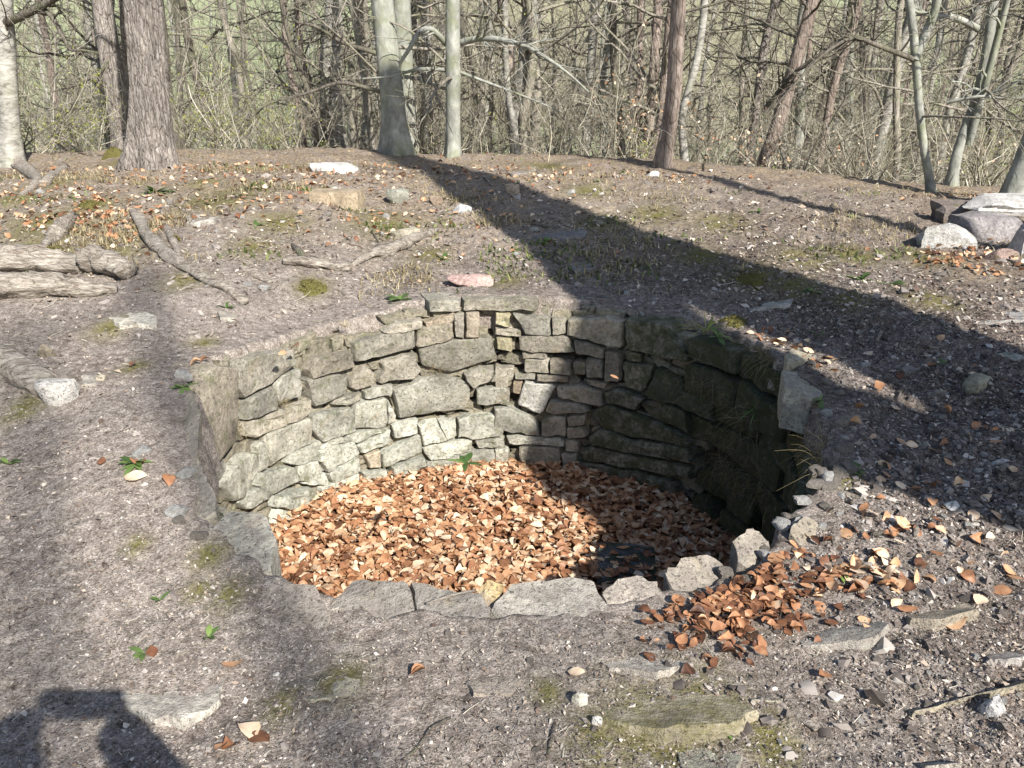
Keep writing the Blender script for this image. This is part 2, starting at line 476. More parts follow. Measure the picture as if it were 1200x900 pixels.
def blob(px, py, rpx, x, y, sq=1.0):
    c = G(px, py); s = mpp(c) * rpx
    return np.exp(-(((x - c[0]) / s) ** 2 + ((y - c[1]) / (s * 1.4 * sq)) ** 2))
moss_at = [(245, 650, 22), (268, 700, 22), (235, 690, 18), (770, 860, 70), (830, 830, 50), (880, 325, 38), (75, 300, 22), (110, 240, 30), (150, 190, 24),
           (365, 335, 20), (240, 402, 16), (155, 432, 16), (770, 252, 32), (1000, 352, 26), (640, 196, 26), (235, 215, 26), (20, 235, 30), (60, 215, 26),
           (130, 385, 22), (400, 800, 30), (900, 870, 40), (940, 305, 30), (820, 300, 26), (690, 225, 26), (1090, 355, 30), (30, 480, 22), (990, 560, 18), (1000, 300, 30), (60, 262, 55), (125, 300, 40), (25, 300, 45), (255, 236, 45), (330, 262, 30), (450, 262, 40), (505, 300, 24), (590, 330, 22), (700, 262, 30),
           (300, 290, 30), (215, 330, 26), (845, 262, 30), (930, 335, 34), (1080, 300, 30), (160, 640, 14), (330, 830, 22), (700, 870, 40), (640, 815, 20)]
mossw = np.zeros_like(GX)
nearm = GY < 14
for q in moss_at: mossw = np.maximum(mossw, blob(*q, GX, GY) * nearm)
litw = 0.75 * S(GY, 5.2, 7.5) * (1 - 0.5 * S(GX, .3, 2.5)) + 0.7 * S(GY, 8.4, 10) + 0.35 * S(GX, 3.5, 5)
for q in [(860, 700, 60), (1130, 310, 60), (560, 225, 60)]: litw = np.maximum(litw, .9 * blob(*q, GX, GY) * nearm)
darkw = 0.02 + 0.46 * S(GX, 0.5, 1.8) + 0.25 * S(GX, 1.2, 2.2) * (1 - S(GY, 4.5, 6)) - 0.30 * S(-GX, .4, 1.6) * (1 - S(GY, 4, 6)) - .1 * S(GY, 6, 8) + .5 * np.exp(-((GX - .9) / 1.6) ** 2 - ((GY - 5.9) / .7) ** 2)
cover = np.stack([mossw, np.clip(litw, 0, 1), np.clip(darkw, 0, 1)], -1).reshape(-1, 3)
meadow = S(GY, 24, 46) * np.clip(.45 + S(-GX, 5, 22) + .6 * S(fbm(GX * .03, GY * .03, o=2, s=51), .05, .35), 0, 1)
idx = np.arange(GX.size).reshape(GX.shape)
a0 = idx[:-1]; b0 = idx[1:]
gf = np.stack([a0, b0, np.roll(b0, -1, 1), np.roll(a0, -1, 1)], -1).reshape(-1, 4)
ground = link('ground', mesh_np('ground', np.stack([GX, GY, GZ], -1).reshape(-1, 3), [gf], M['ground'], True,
              {'cover': cover, 'meadow': meadow.reshape(-1)}), kind='structure')

# pit floor under the leaves
nr, nt_ = 26, 90
fr = np.linspace(0.02, PR + .2, nr); ft = np.linspace(0, 2 * math.pi, nt_, endpoint=False)
FT, FR = np.meshgrid(ft, fr)
FX = PC[0] + FR * np.cos(FT); FY = PC[1] + FR * np.sin(FT)
def floor_z(x, y):
    return FLOOR + 0.035 * fbm(np.asarray(x) * 2.2, np.asarray(y) * 2.2, o=3, s=21) + .10 * S(np.hypot(x - PC[0], y - PC[1]), 1.0, 1.5) * S(-(np.asarray(x)), .5, 1.5)
FZ = floor_z(FX, FY) - .015
idx = np.arange(FX.size).reshape(FX.shape); a0 = idx[:-1]; b0 = idx[1:]
ff = np.stack([a0, b0, np.roll(b0, -1, 1), np.roll(a0, -1, 1)], -1).reshape(-1, 4)
m_, nt2, b2 = new_mat('leaf_mould'); N_ = NT(nt2)
N_.l(N_.ramp(N_.noise(N_.coord(), 30, 5, .7), [(.3, (.03, .017, .011)), (.6, (.12, .062, .035)), (.8, (.24, .14, .08))]), b2.inputs['Base Color'])
b2.inputs['Roughness'].default_value = .9
link('pit_floor', mesh_np('pit_floor', np.stack([FX, FY, FZ], -1).reshape(-1, 3), [ff], m_, True), kind='structure')

# ------------------------------------------------------------------ stones
def resample(poly, m, cut=.07):
    p = np.asarray(poly, float); q = np.roll(p, -1, 0)
    c = np.empty((len(p) * 2, 2)); c[0::2] = p * (1 - cut) + q * cut; c[1::2] = p * cut + q * (1 - cut)
    nx = np.roll(c, -1, 0); L = np.hypot(*(nx - c).T); tot = L.sum(); out = []
    for a, b, l in zip(c, nx, L):
        k = max(1, int(round(l / tot * m)))
        if l < tot * .02: out.append(a); continue
        for i in range(k): out.append(a + (b - a) * i / k)
    return np.array(out)

def puff(poly, back, proud, m=14, gap=.0015, rough=.009, tilt=.06, rng=RNG, rings=((1, .0), (.975, .72), (.90, .97), (.48, 1.0)), cut=.07, jit=1.0):
    """a hewn stone: outline in (u,v), thickness along w; returns verts (u,v,w) and faces"""
    p = resample(poly, m, cut); m = len(p); c = p.mean(0)
    size = np.sqrt(np.ptp(p[:, 0]) * np.ptp(p[:, 1])) + 1e-6
    p = p + rng.normal(0, jit * min(.005, size * .022), p.shape)
    p = c + (p - c) * max(.6, 1 - 2 * gap / size)
    tx, ty = rng.normal(0, tilt, 2)
    fx, fy = rng.normal(0, tilt * 1.3, 2)
    V = [np.column_stack([p, np.full(m, -back)])]
    sd = rng.uniform(0, 99)
    for sc, w in rings:
        q = c + (p - c) * sc
        n = rough * fbm(q[:, 0] * 14 + sd, q[:, 1] * 14, o=2, s=4)
        d = q - c
        plane = np.minimum(d[:, 0] * tx + d[:, 1] * ty, d[:, 0] * fx + d[:, 1] * fy + .012)
        ww = proud * w + (n + plane) * (w > .1)
        V.append(np.column_stack([q, ww]))
    V.append(np.array([[c[0], c[1], proud + rough * rng.normal(0, .6)]]))
    R_ = len(rings) + 1
    idx = np.arange(R_ * m).reshape(R_, m)
    a, b = idx[:-1], idx[1:]
    quads = np.stack([a, np.roll(a, -1, 1), np.roll(b, -1, 1), b], -1).reshape(-1, 4)
    last = idx[-1]; tri = np.stack([last, np.roll(last, -1), np.full(m, R_ * m)], -1)
    return np.concatenate(V), quads, tri

def to_wall(uvw, roff=0.0):
    """(arc length along the pit, z, towards the middle) -> world"""
    t = uvw[:, 0] / PR; r = PR + roff - uvw[:, 2]
    return np.column_stack([PC[0] + r * np.cos(t), PC[1] + r * np.sin(t), uvw[:, 1]])

wall = link('stone_lined_pit', None, label='round sunken pit lined with rough dry-laid sandstone blocks', cat='pit', loc=(PC[0], PC[1], FLOOR))
WI = Matrix.Translation((-PC[0], -PC[1], -FLOOR))

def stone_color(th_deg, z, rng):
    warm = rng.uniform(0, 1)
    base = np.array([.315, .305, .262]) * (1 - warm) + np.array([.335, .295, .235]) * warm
    low = S(-z, .15, .8) * S(th_deg, 60, 120)  # lower left stones paler: algae tone plus sun glare put into the colour
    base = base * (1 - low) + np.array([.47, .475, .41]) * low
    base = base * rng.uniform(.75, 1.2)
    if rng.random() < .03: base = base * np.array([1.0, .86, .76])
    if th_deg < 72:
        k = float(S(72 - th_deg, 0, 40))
        base = base * (1 - .72 * k) * (1 + k * np.array([-.05, .0, -.1]))  # right-hand stones darkened: shade painted into the colour, over a mossy brown tone
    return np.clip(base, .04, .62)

def add_wall_stone(poly_uv, proud, back=.20, color=None, roff=0.0, mat=None, name='stone', rng=RNG, m=14, rough=.010, tilt=.07):
    v, q, t = puff(poly_uv, back, proud, m=m, rng=rng, rough=rough, tilt=tilt)
    w = to_wall(v, roff)
    c = w.mean(0)
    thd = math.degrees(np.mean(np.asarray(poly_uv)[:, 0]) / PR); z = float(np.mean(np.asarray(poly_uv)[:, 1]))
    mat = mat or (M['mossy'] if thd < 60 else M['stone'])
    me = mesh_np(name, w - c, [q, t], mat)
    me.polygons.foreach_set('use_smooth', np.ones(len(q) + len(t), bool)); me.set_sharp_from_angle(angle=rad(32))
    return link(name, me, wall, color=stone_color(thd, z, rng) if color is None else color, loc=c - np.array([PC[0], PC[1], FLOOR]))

# wall stones surveyed from the photograph; two sheets, origin + scale 1/3
A = [[(120, 320), (150, 290), (210, 300), (215, 480), (205, 570), (150, 640), (105, 655), (85, 600), (100, 470)],
     [(228, 330), (255, 270), (425, 235), (425, 290), (345, 350), (255, 408), (222, 375)],
     [(260, 412), (345, 365), (365, 400), (365, 450), (262, 490)],
     [(375, 330), (450, 300), (452, 400), (372, 432), (360, 370)],
     [(262, 497), (440, 432), (490, 415), (490, 460), (395, 503), (300, 548), (262, 545)],
     [(495, 270), (635, 245), (647, 297), (590, 312), (490, 342), (478, 310)],
     [(470, 347), (590, 320), (622, 325), (615, 390), (500, 442), (492, 380)],
     [(638, 215), (740, 183), (860, 163), (852, 232), (650, 287)],
     [(864, 163), (990, 138), (997, 188), (960, 212), (858, 228)],
     [(628, 342), (680, 290), (712, 315), (707, 357), (650, 382), (625, 370)],
     [(723, 357), (738, 280), (850, 248), (877, 310), (850, 337)],
     [(865, 230), (1000, 203), (1130, 190), (1147, 267), (985, 317), (878, 290)],
     [(1034, 108), (1086, 105), (1086, 196), (1034, 196)],
     [(993, 112), (1031, 105), (1031, 197), (998, 192)],
     [(905, 66), (1020, 63), (1018, 102), (908, 108)],
     [(1024, 62), (1150, 58), (1292, 62), (1294, 100), (1150, 102), (1024, 100)],
     [(890, 145), (1000, 105), (995, 134), (900, 158)],
     [(740, 180), (790, 140), (885, 130), (885, 160), (800, 176)],
     [(1035, 320), (1080, 300), (1142, 310), (1120, 347), (1060, 372), (1035, 350)],
     [(1147, 308), (1205, 300), (1205, 345), (1180, 352), (1122, 347)],
     [(780, 385), (850, 345), (960, 328), (1052, 360), (1052, 420), (1030, 447), (800, 482)],
     [(1078, 375), (1182, 363), (1192, 422), (1073, 432)],
     [(670, 380), (782, 358), (780, 395), (680, 412)],
     [(570, 410), (667, 388), (667, 412), (620, 433), (562, 432)],
     [(643, 427), (757, 403), (757, 512), (638, 517)],
     [(760, 408), (790, 470), (782, 492), (760, 502)],
     [(490, 470), (640, 438), (640, 530), (520, 562), (488, 520)],
     [(338, 530), (490, 475), (490, 560), (400, 612), (340, 652), (330, 570)],
     [(650, 572), (767, 514), (767, 560), (665, 602)],
     [(618, 532), (758, 512), (640, 567), (608, 557)],
     [(773, 500), (867, 478), (867, 531), (778, 547)],
     [(738, 600), (877, 535), (887, 602), (770, 642), (738, 652)],
     [(870, 500), (932, 480), (972, 560), (880, 572)],
     [(888, 580), (1062, 550), (1062, 592), (915, 627), (890, 602)],
     [(938, 490), (1002, 478), (1002, 542), (972, 557)],
     [(1005, 478), (1172, 463), (1172, 540), (1060, 550), (1010, 542)],
     [(1068, 555), (1172, 545), (1177, 578), (1080, 582)],
     [(678, 610), (732, 585), (737, 652), (700, 657)],
     [(518, 590), (640, 555), (657, 600), (545, 667), (518, 630)],
     [(430, 647), (510, 625), (537, 660), (490, 712), (455, 702)],
     [(495, 565), (600, 540), (610, 560), (520, 590), (495, 600)],
     [(673, 670), (757, 655), (762, 692), (680, 704)],
     [(773, 652), (890, 615), (897, 642), (780, 690)],
     [(900, 632), (1090, 588), (1195, 588), (1190, 640), (1000, 655), (905, 660)],
     [(545, 670), (657, 613), (662, 662), (560, 712)],
     [(520, 722), (660, 670), (662, 702), (530, 764)],
     [(160, 712), (250, 610), (302, 600), (297, 660), (250, 762), (218, 772)],
     [(300, 570), (327, 558), (332, 652), (300, 672)],
     [(300, 672), (430, 648), (452, 702), (360, 747), (300, 722)],
     [(228, 777), (300, 722), (362, 750), (270, 802)],
     [(363, 752), (500, 718), (512, 762), (420, 802), (358, 790)],
     [(370, 802), (420, 807), (572, 745), (562, 782), (400, 872), (350, 892)],
     [(395, 615), (490, 565), (515, 590), (515, 620), (430, 643), (400, 640)],
     [(455, 705), (540, 668), (555, 712), (500, 716)],
     [(540, 560), (605, 560), (640, 552), (520, 588)],
     [(575, 745), (665, 705), (770, 692), (760, 705), (640, 745), (570, 785)]]
B = [[(0, 105), (55, 110), (55, 160), (0, 150)],
     [(60, 113), (100, 118), (192, 118), (197, 187), (110, 182), (88, 150)],
     [(200, 125), (247, 130), (252, 182), (203, 187)],
     [(255, 130), (410, 123), (457, 138), (452, 228), (410, 222), (253, 190)],
     [(463, 150), (480, 123), (620, 150), (645, 200), (690, 282), (580, 265), (468, 235)],
     [(83, 193), (260, 188), (287, 250), (88, 242)],
     [(3, 193), (62, 198), (62, 242), (8, 237)],
     [(0, 160), (95, 173), (92, 192), (0, 184)],
     [(93, 245), (182, 245), (187, 267), (98, 267)],
     [(103, 270), (192, 270), (192, 320), (103, 315)],
     [(195, 270), (272, 275), (272, 325), (195, 320)],
     [(275, 280), (322, 280), (322, 328), (275, 326)],
     [(280, 198), (387, 230), (387, 272), (290, 247)],
     [(325, 265), (382, 270), (387, 337), (325, 332)],
     [(390, 240), (442, 245), (447, 352), (390, 347)],
     [(450, 285), (562, 290), (532, 387), (468, 367)],
     [(458, 240), (517, 250), (517, 282), (468, 277)],
     [(68, 323), (142, 320), (142, 342), (68, 342)],
     [(145, 322), (262, 327), (262, 352), (145, 343)],
     [(103, 345), (217, 360), (167, 467), (78, 430)],
     [(217, 365), (290, 358), (382, 390), (377, 437), (220, 402)],
     [(320, 337), (397, 355), (387, 377), (330, 357)],
     [(198, 410), (322, 430), (332, 457), (205, 462), (178, 450)],
     [(388, 385), (440, 370), (532, 410), (502, 447), (393, 427)],
     [(500, 420), (560, 415), (682, 450), (692, 532), (560, 482)],
     [(0, 300), (52, 310), (47, 372), (0, 372)],
     [(-8, 376), (52, 376), (52, 432), (-8, 424)],
     [(-5, 438), (60, 440), (147, 490), (157, 542), (-5, 522)],
     [(165, 490), (210, 465), (252, 470), (257, 542), (163, 542)],
     [(38, 541), (247, 550), (247, 576), (48, 564)],
     [(83, 577), (232, 577), (232, 662), (88, 648)],
     [(0, 580), (47, 580), (47, 645), (0, 645)],
     [(255, 470), (327, 460), (322, 497), (260, 502)],
     [(255, 505), (312, 505), (332, 542), (260, 547)],
     [(248, 550), (297, 557), (297, 597), (250, 592)],
     [(236, 598), (290, 604), (284, 650), (240, 660)],
     [(63, 350), (100, 350), (87, 397), (63, 392)],
     [(335, 460), (390, 432), (560, 484), (690, 540), (690, 575), (500, 550), (372, 508)],
     [(330, 545), (375, 512), (500, 555), (690, 582), (700, 640), (480, 600), (340, 572)],
     [(300, 600), (340, 576), (480, 606), (690, 650), (690, 690), (480, 650), (310, 625)],
     [(290, 632), (480, 656), (650, 712), (640, 760), (450, 712), (292, 672)],
     [(570, 300), (640, 330), (695, 400), (690, 445), (560, 408), (538, 388)]]
WR = np.random.default_rng(5)
traced = []
for sheet, (ox, oy) in ((A, (200, 330)), (B, (580, 330))):
    for i, pl in enumerate(sheet):
        pts = []
        for (x, y) in pl:
            t, z = cyl(ox + x / 3., oy + y / 3.)
            if t < -90: t += 360
            pts.append((rad(t) * PR, z))
        pts = np.array(pts)
        traced.append(pts)
        big = np.sqrt(max(np.ptp(pts[:, 0]) * np.ptp(pts[:, 1]), 1e-4))
        col = None
        if sheet is B and i in (0, 6): col = (.37, .33, .22)
        if sheet is B and i == 19: col = (.45, .44, .40)
        if sheet is A and i == 12: col = (.33, .28, .22)
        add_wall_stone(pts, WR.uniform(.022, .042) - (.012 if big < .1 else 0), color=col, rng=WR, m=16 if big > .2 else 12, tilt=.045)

def in_traced(u, z):
    for p in traced:
        if p[:, 0].min() - .02 < u < p[:, 0].max() + .02 and p[:, 1].min() - .02 < z < p[:, 1].max() + .02: return True
    return False

def courses(t0, t1, ztop, hmin, hmax, wmin, wmax, rng, zb=-1.22, top=.04):
    out = []; z = zb
    u0, u1 = rad(t0) * PR, rad(t1) * PR
    while z < ztop + .2:
        h = rng.uniform(hmin, hmax); u = u0 - rng.uniform(0, .2); ph = rng.uniform(0, 9)
        while u < u1:
            w = rng.uniform(wmin, wmax) * (.7 + h * 2.2)
            yo = lambda x: .03 * math.sin(x * 2.1 + ph)
            j = lambda a=.016: rng.normal(0, a)
            p = np.array([(u + j(), z + yo(u) + j(.01)), (u + w * .5, z + yo(u + w * .5) + j(.012)), (u + w + j(), z + yo(u + w) + j(.01)),
                          (u + w + j(.02), z + h + yo(u + w) + j(.012)), (u + w * .5 + j(.03), z + h + yo(u + w * .5) + j(.014)), (u + j(.02), z + h + yo(u) + j(.012))])
            tc = math.degrees((u + w / 2) / PR)
            if p[:, 1].max() < rim_z(tc) + top and u + w / 2 < u1: out.append(p)
            u += w + .006
        z += h + .005
    return out

# the shaded right-hand side, stone by stone
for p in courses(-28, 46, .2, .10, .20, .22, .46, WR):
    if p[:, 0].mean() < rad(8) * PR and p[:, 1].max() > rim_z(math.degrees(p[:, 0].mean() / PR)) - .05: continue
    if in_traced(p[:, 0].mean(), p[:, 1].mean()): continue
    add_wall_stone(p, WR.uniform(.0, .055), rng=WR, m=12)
# left of the surveyed blocks and low courses hidden by the litter
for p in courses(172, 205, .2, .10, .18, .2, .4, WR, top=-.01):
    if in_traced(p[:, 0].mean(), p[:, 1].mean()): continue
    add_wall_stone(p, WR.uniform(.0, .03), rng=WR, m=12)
# wedges and hearting stones set back in the joints, and the near side that faces away
bag = Bag()
for p in courses(40, 182, .2, .05, .09, .08, .22, WR, top=.0):
    v, q, t = puff(p, .10, .01, m=8, rng=WR, tilt=.1)
    bag.add(to_wall(v, .045) - np.array([PC[0], PC[1], FLOOR]), q, t)
link('hearting_stones', bag.mesh('hearting_stones', M['stone']), wall, kind='stuff', color=(.26, .235, .18))
bag = Bag()
for p in courses(-158, -27, .05, .10, .20, .22, .46, WR, top=-.03):
    v, q, t = puff(p, .15, WR.uniform(0, .04), m=10, rng=WR)
    bag.add(to_wall(v) - np.array([PC[0], PC[1], FLOOR]), q, t)
link('near_side_stones', bag.mesh('near_side_stones', M['mossy']), wall, kind='stuff', color=(.26, .24, .19))
# earth behind the stones
et = np.linspace(-math.pi, math.pi, 240, endpoint=False); ez = np.linspace(0, 1, 14)
ET, EZ = np.meshgrid(et, ez)
rz = rim_z(np.degrees(ET)) - .04
ER = PR + .10 + .025 * fbm(ET * 6, EZ * 7, o=3, s=61)
ZZ = -1.25 + (rz + 1.25) * EZ
EV = np.stack([ER * np.cos(ET), ER * np.sin(ET), ZZ - FLOOR], -1).reshape(-1, 3)
idx = np.arange(ET.size).reshape(ET.shape); a0 = idx[:-1]; b0 = idx[1:]
ef = np.stack([a0, np.roll(a0, -1, 1), np.roll(b0, -1, 1), b0], -1).reshape(-1, 4)
m_, nt2, b2 = new_mat('packed_earth'); N_ = NT(nt2)
n_ = N_.noise(N_.coord(), 30, 5, .7)
N_.l(N_.ramp(n_, [(.3, (.022, .017, .013)), (.7, (.085, .062, .045))]), b2.inputs['Base Color'])
b2.inputs['Roughness'].default_value = .95; N_.bump(b2, n_, 1, .03)
link('earth_backing', mesh_np('earth_backing', EV, [ef], m_, True), wall)

# ------------------------------------------------------------------ slabs let into the ground round the pit
SR = np.random.default_rng(9)
M['slab'] = mat_stone('dusty_stone', (.24, .212, .188), .04)
M['outcrop'] = mat_stone('outcrop', (.17, .155, .065), .05)
def slab(poly_px, hh, color, parent=None, label=None, cat='stone', group=None, name='embedded_stone', mat='slab', m=26, sink=.10, face=None):
    pts = np.array([G(x, y)[:2] for x, y in poly_px])
    v, q, t = puff(pts, 0, 0, m=m, gap=0, rng=SR, rough=.0, tilt=0, cut=.05, jit=.9, rings=((1.0, .0), (.965, 1), (.80, 1.0), (.6, 1), (.3, 1)))
    n = len(t)
    g = height(v[:, 0], v[:, 1], False)
    c2 = pts.mean(0)
    d = (PC - c2) if parent is wall else (np.array(face, float) if face else np.array([.25, -1.0]))
    d = d / np.linalg.norm(d); e = (v[:, :2] - c2) @ d; e = e / (np.abs(e).max() + 1e-6)
    nz = .010 * fbm(v[:, 0] * 9, v[:, 1] * 9, o=3, s=15) + .008 * np.abs(vn(v[:, 0] * 5, v[:, 1] * 5, 0, 16))
    top = hh * (.15 + .85 * e) + nz - (.006 if parent is wall else .002)
    z = g + top
    z[:n] = g[:n] - sink
    z[n:2 * n] = g[n:2 * n] + top[n:2 * n] - .012
    w = np.column_stack([v[:, :2], z]); c = w.mean(0); c[2] = float(np.median(g))
    me = mesh_np(name, w - c, [q, t], M[mat], True); me.set_sharp_from_angle(angle=rad(38))
    color = np.array(color) * np.array([1.05, 1.0, .93])
    if parent is wall:
        return link(name, me, wall, color=color, loc=c - np.array([PC[0], PC[1], FLOOR]))
    return link(name, me, None, label, cat, group, color=color, loc=c)

GREY = (.33, .31, .29); PALE = (.46, .45, .42); TAN = (.36, .31, .23)
for pl, hh, cc in [
    ([(385, 712), (412, 688), (480, 694), (486, 716), (440, 728), (400, 735)], .035, (.27, .26, .25)),
    ([(483, 695), (560, 703), (575, 712), (572, 730), (520, 738), (488, 722)], .032, (.25, .245, .24)),
    ([(552, 703), (572, 690), (590, 694), (580, 712)], .045, (.36, .29, .17)),
    ([(575, 712), (600, 694), (645, 690), (672, 686), (695, 690), (712, 712), (740, 748), (700, 757), (620, 738)], .055, (.36, .355, .34)),
    ([(703, 702), (722, 690), (745, 684), (770, 690), (782, 706), (745, 728), (715, 722)], .06, (.36, .34, .32)),
    ([(775, 680), (800, 664), (838, 660), (852, 672), (848, 690), (800, 704)], .05, (.27, .255, .235)),
    ([(858, 646), (878, 630), (900, 636), (908, 650), (890, 664), (866, 662)], .05, (.27, .255, .235)),
    ([(922, 634), (942, 616), (966, 618), (968, 636), (945, 648)], .04, (.26, .24, .205)),
    ([(206, 474), (224, 462), (236, 490), (233, 535), (222, 548), (208, 530)], .045, (.31, .295, .26)),
    ([(216, 552), (234, 546), (250, 580), (254, 602), (236, 606), (220, 588)], .045, (.33, .32, .29)),
    ([(245, 622), (265, 602), (312, 608), (326, 640), (318, 668), (272, 672), (248, 650)], .03, (.40, .40, .37)),
    ([(300, 706), (322, 690), (372, 698), (388, 728), (380, 745), (320, 757), (303, 748)], .04, (.30, .28, .265)),
    ([(915, 440), (940, 432), (975, 440), (982, 460), (950, 472), (918, 466)], .09, (.36, .37, .34)),
    ([(918, 420), (935, 406), (968, 400), (972, 414), (940, 428), (920, 434)], .07, (.42, .41, .33))]:
    slab(pl, min(hh, .052), np.array(cc) * np.array([1.0, .99, .97]), parent=wall, name='rim_slab', sink=.16)

slab([(138, 806), (170, 784), (210, 772), (250, 780), (264, 806), (248, 842), (215, 858), (170, 848), (145, 830)], .03, PALE,
     label='flat pale stone worn smooth beside the photographer shadow', name='embedded_stone')
slab([(660, 818), (690, 800), (760, 798), (840, 806), (884, 842), (860, 868), (770, 872), (700, 846)], .05, (.31, .29, .23),
     label='broad low outcrop patched with olive moss', name='embedded_stone', m=30, mat='outcrop')
slab([(920, 740), (960, 728), (1010, 722), (1042, 742), (1020, 764), (940, 764)], .04, (.33, .325, .31), label='grey flat stone half buried below the leaf drift')
slab([(1056, 706), (1090, 690), (1140, 694), (1142, 728), (1100, 742), (1064, 734)], .045, (.30, .275, .23), label='brownish half-buried stone under a single orange leaf')
slab([(700, 768), (735, 756), (790, 766), (812, 785), (770, 800), (715, 790)], .03, (.40, .385, .36), label='whitish stone patch above the mossy outcrop')
slab([(545, 800), (580, 792), (612, 800), (600, 818), (556, 820)], .012, (.33, .30, .27), label='faint brown stone barely showing in the trodden soil')
slab([(345, 800), (380, 790), (425, 800), (420, 822), (360, 826)], .014, (.34, .33, .27), label='mossy grey stone barely showing below the left rim slab')
slab([(870, 810), (905, 802), (930, 815), (912, 832), (880, 830)], .025, (.42, .41, .36), label='light stone between the mossy outcrop and the brown stick')
slab([(1150, 760), (1180, 752), (1205, 766), (1195, 785), (1160, 782)], .03, (.40, .39, .39), label='light grey chip of stone above the kerb-like edge')
slab([(792, 882), (815, 872), (862, 874), (870, 892), (862, 912), (800, 912)], .03, (.35, .36, .31), label='small squarish grey-green stone at the edge of the mossy outcrop')
slab([(1074, 890), (1092, 880), (1116, 888), (1122, 910), (1080, 912)], .04, PALE, label='pale angular stone sunk in the gravelly soil')
slab([(1060, 834), (1082, 816), (1150, 812), (1205, 800), (1210, 812), (1130, 826), (1066, 842)], .05, (.36, .34, .27), label='long narrow curved stone edge like a low kerb')
slab([(865, 358), (895, 350), (930, 352), (926, 362), (880, 366)], .03, (.40, .41, .40), label='thin pale slab lying in the tree shadow behind the pit')
slab([(612, 270), (650, 262), (690, 270), (686, 280), (630, 282)], .035, (.22, .23, .25), label='dark flat slab in the broad tree shadow', m=16)
slab([(668, 312), (676, 294), (696, 296), (698, 318), (676, 324)], .04, (.26, .26, .27), label='grey upright slab fragment at the foot of the slope')
slab([(125, 372), (150, 362), (185, 372), (184, 386), (140, 388)], .02, (.58, .57, .52), label='chalky white patch of stone below the fallen log')
slab([(95, 442), (108, 434), (121, 440), (112, 454), (98, 457)], .03, (.34, .33, .31), label='oval grey stone beside the rotten log end')
slab([(215, 252), (235, 245), (258, 250), (252, 262), (225, 266)], .03, (.46, .45, .43), label='flat light grey stone under the big tree')
slab([(590, 820 - 620), (610, 196), (622, 203), (600, 208)], .02, (.3, .29, .28), label='small flat stone on the crest by the smooth trunk', m=12)
slab([(1130, 372), (1165, 360), (1205, 366), (1205, 380), (1150, 384)], .03, (.38, .39, .40), label='bluish grey slab in front of the rock heap')
slab([(255, 368), (268, 358), (280, 366), (276, 378), (258, 380)], .05, (.37, .36, .33), label='round grey stone at the end of the long root', m=14)

def rockmesh(w, d, h, seed, box=.6, n=7, amp=.12, name='rock', mat='rock', flat=False, cuts=9):
    g = np.linspace(-1, 1, n); A_, B_ = np.meshgrid(g, g)
    vs = []; fs = []; o = 0
    for ax in range(3):
        for s in (-1, 1):
            p = np.zeros((n * n, 3)); p[:, ax] = s; p[:, (ax + 1) % 3] = A_.ravel() * s; p[:, (ax + 2) % 3] = B_.ravel()
            vs.append(p); i = np.arange(n * n).reshape(n, n) + o
            fs.append(np.stack([i[:-1, :-1], i[:-1, 1:], i[1:, 1:], i[1:, :-1]], -1).reshape(-1, 4)); o += n * n
    v = np.concatenate(vs); f = np.concatenate(fs)
    key = np.round(v, 4); u, inv = np.unique(key, axis=0, return_inverse=True); inv = inv.reshape(-1)
    v = u; f = inv[f]
    sp = v / np.linalg.norm(v, axis=1, keepdims=True)
    p = v * box + sp * (1 - box) * 1.15
    p = p * (1 + amp * fbm(sp[:, 0] * 1.7 + seed, sp[:, 1] * 1.7, sp[:, 2] * 1.7, o=3, s=seed)[:, None])
    # a few broken facets
    r = np.random.default_rng(seed)
    for _ in range(cuts if amp > .05 else 0):
        nrm = r.normal(0, 1, 3); nrm[2] *= .7; nrm /= np.linalg.norm(nrm); lim = r.uniform(.62, .92)
        dd = p @ nrm - lim; p = p - np.clip(dd, 0, None)[:, None] * nrm * .85
    p = p * np.array([w, d, h]) / 2
    me = mesh_np(name, p, [f], M[mat], True); me.set_sharp_from_angle(angle=rad(30)); return me

def rock(px, py, wpx, hm, label, color, rotz=0, dep=.7, seed=1, box=.6, sink=.25, name='rock', group=None, mat='rock', amp=.12, tilt=(0, 0)):
    c = G(px, py); w = wpx * mpp(c)
    me = rockmesh(w, w * dep, hm, seed, box, amp=amp, name=name, mat=mat, n=7 if wpx > 14 else 5, cuts=3 if box > .8 else 9)
    z = H1(c[0], c[1], False) + hm * (.5 - sink)
    return link(name, me, None, label, 'rock' if wpx > 18 else 'stone', group, color=color, loc=(c[0], c[1], z), rot=(tilt[0], tilt[1], rotz))

rock(393, 201, 58, .15, 'bright white flat-topped rock on the bank above the pit', (.56, .55, .53), .1, .7, 3, .4, .3)
rock(396, 241, 58, .19, 'squared tan sandstone block on the bank above the pit', (.39, .315, .225), -.06, .6, 14, .93, .28, amp=.04)
rock(466, 238, 28, .17, 'rounded grey-green rock beside the tan block', (.33, .33, .28), .3, .8, 5, .5, .25)
rock(542, 251, 21, .11, 'small clean white stone near the tree shadow', (.55, .55, .55), .5, .8, 6, .3, .15)
rock(511, 241, 16, .12, 'small brown broken stone beside the white stone', (.32, .25, .19), .2, .7, 7, .6, .2)
rock(599, 227, 17, .12, 'split pale stone standing in the broad tree shadow', (.42, .35, .28), .3, .6, 8, .6, .2)
rock(550, 335, 54, .10, 'pinkish smooth stone on the rim of the pit', (.46, .32, .29), -.12, .5, 9, .5, .25)
rock(475, 279, 34, .12, 'buff stone behind the grey dead branch', (.42, .38, .30), .1, .6, 10, .7, .35)
rock(765, 208, 17, .08, 'small white stone by the pink-barked leaning trunk', (.58, .57, .55), .2, .8, 11, .4, .2)
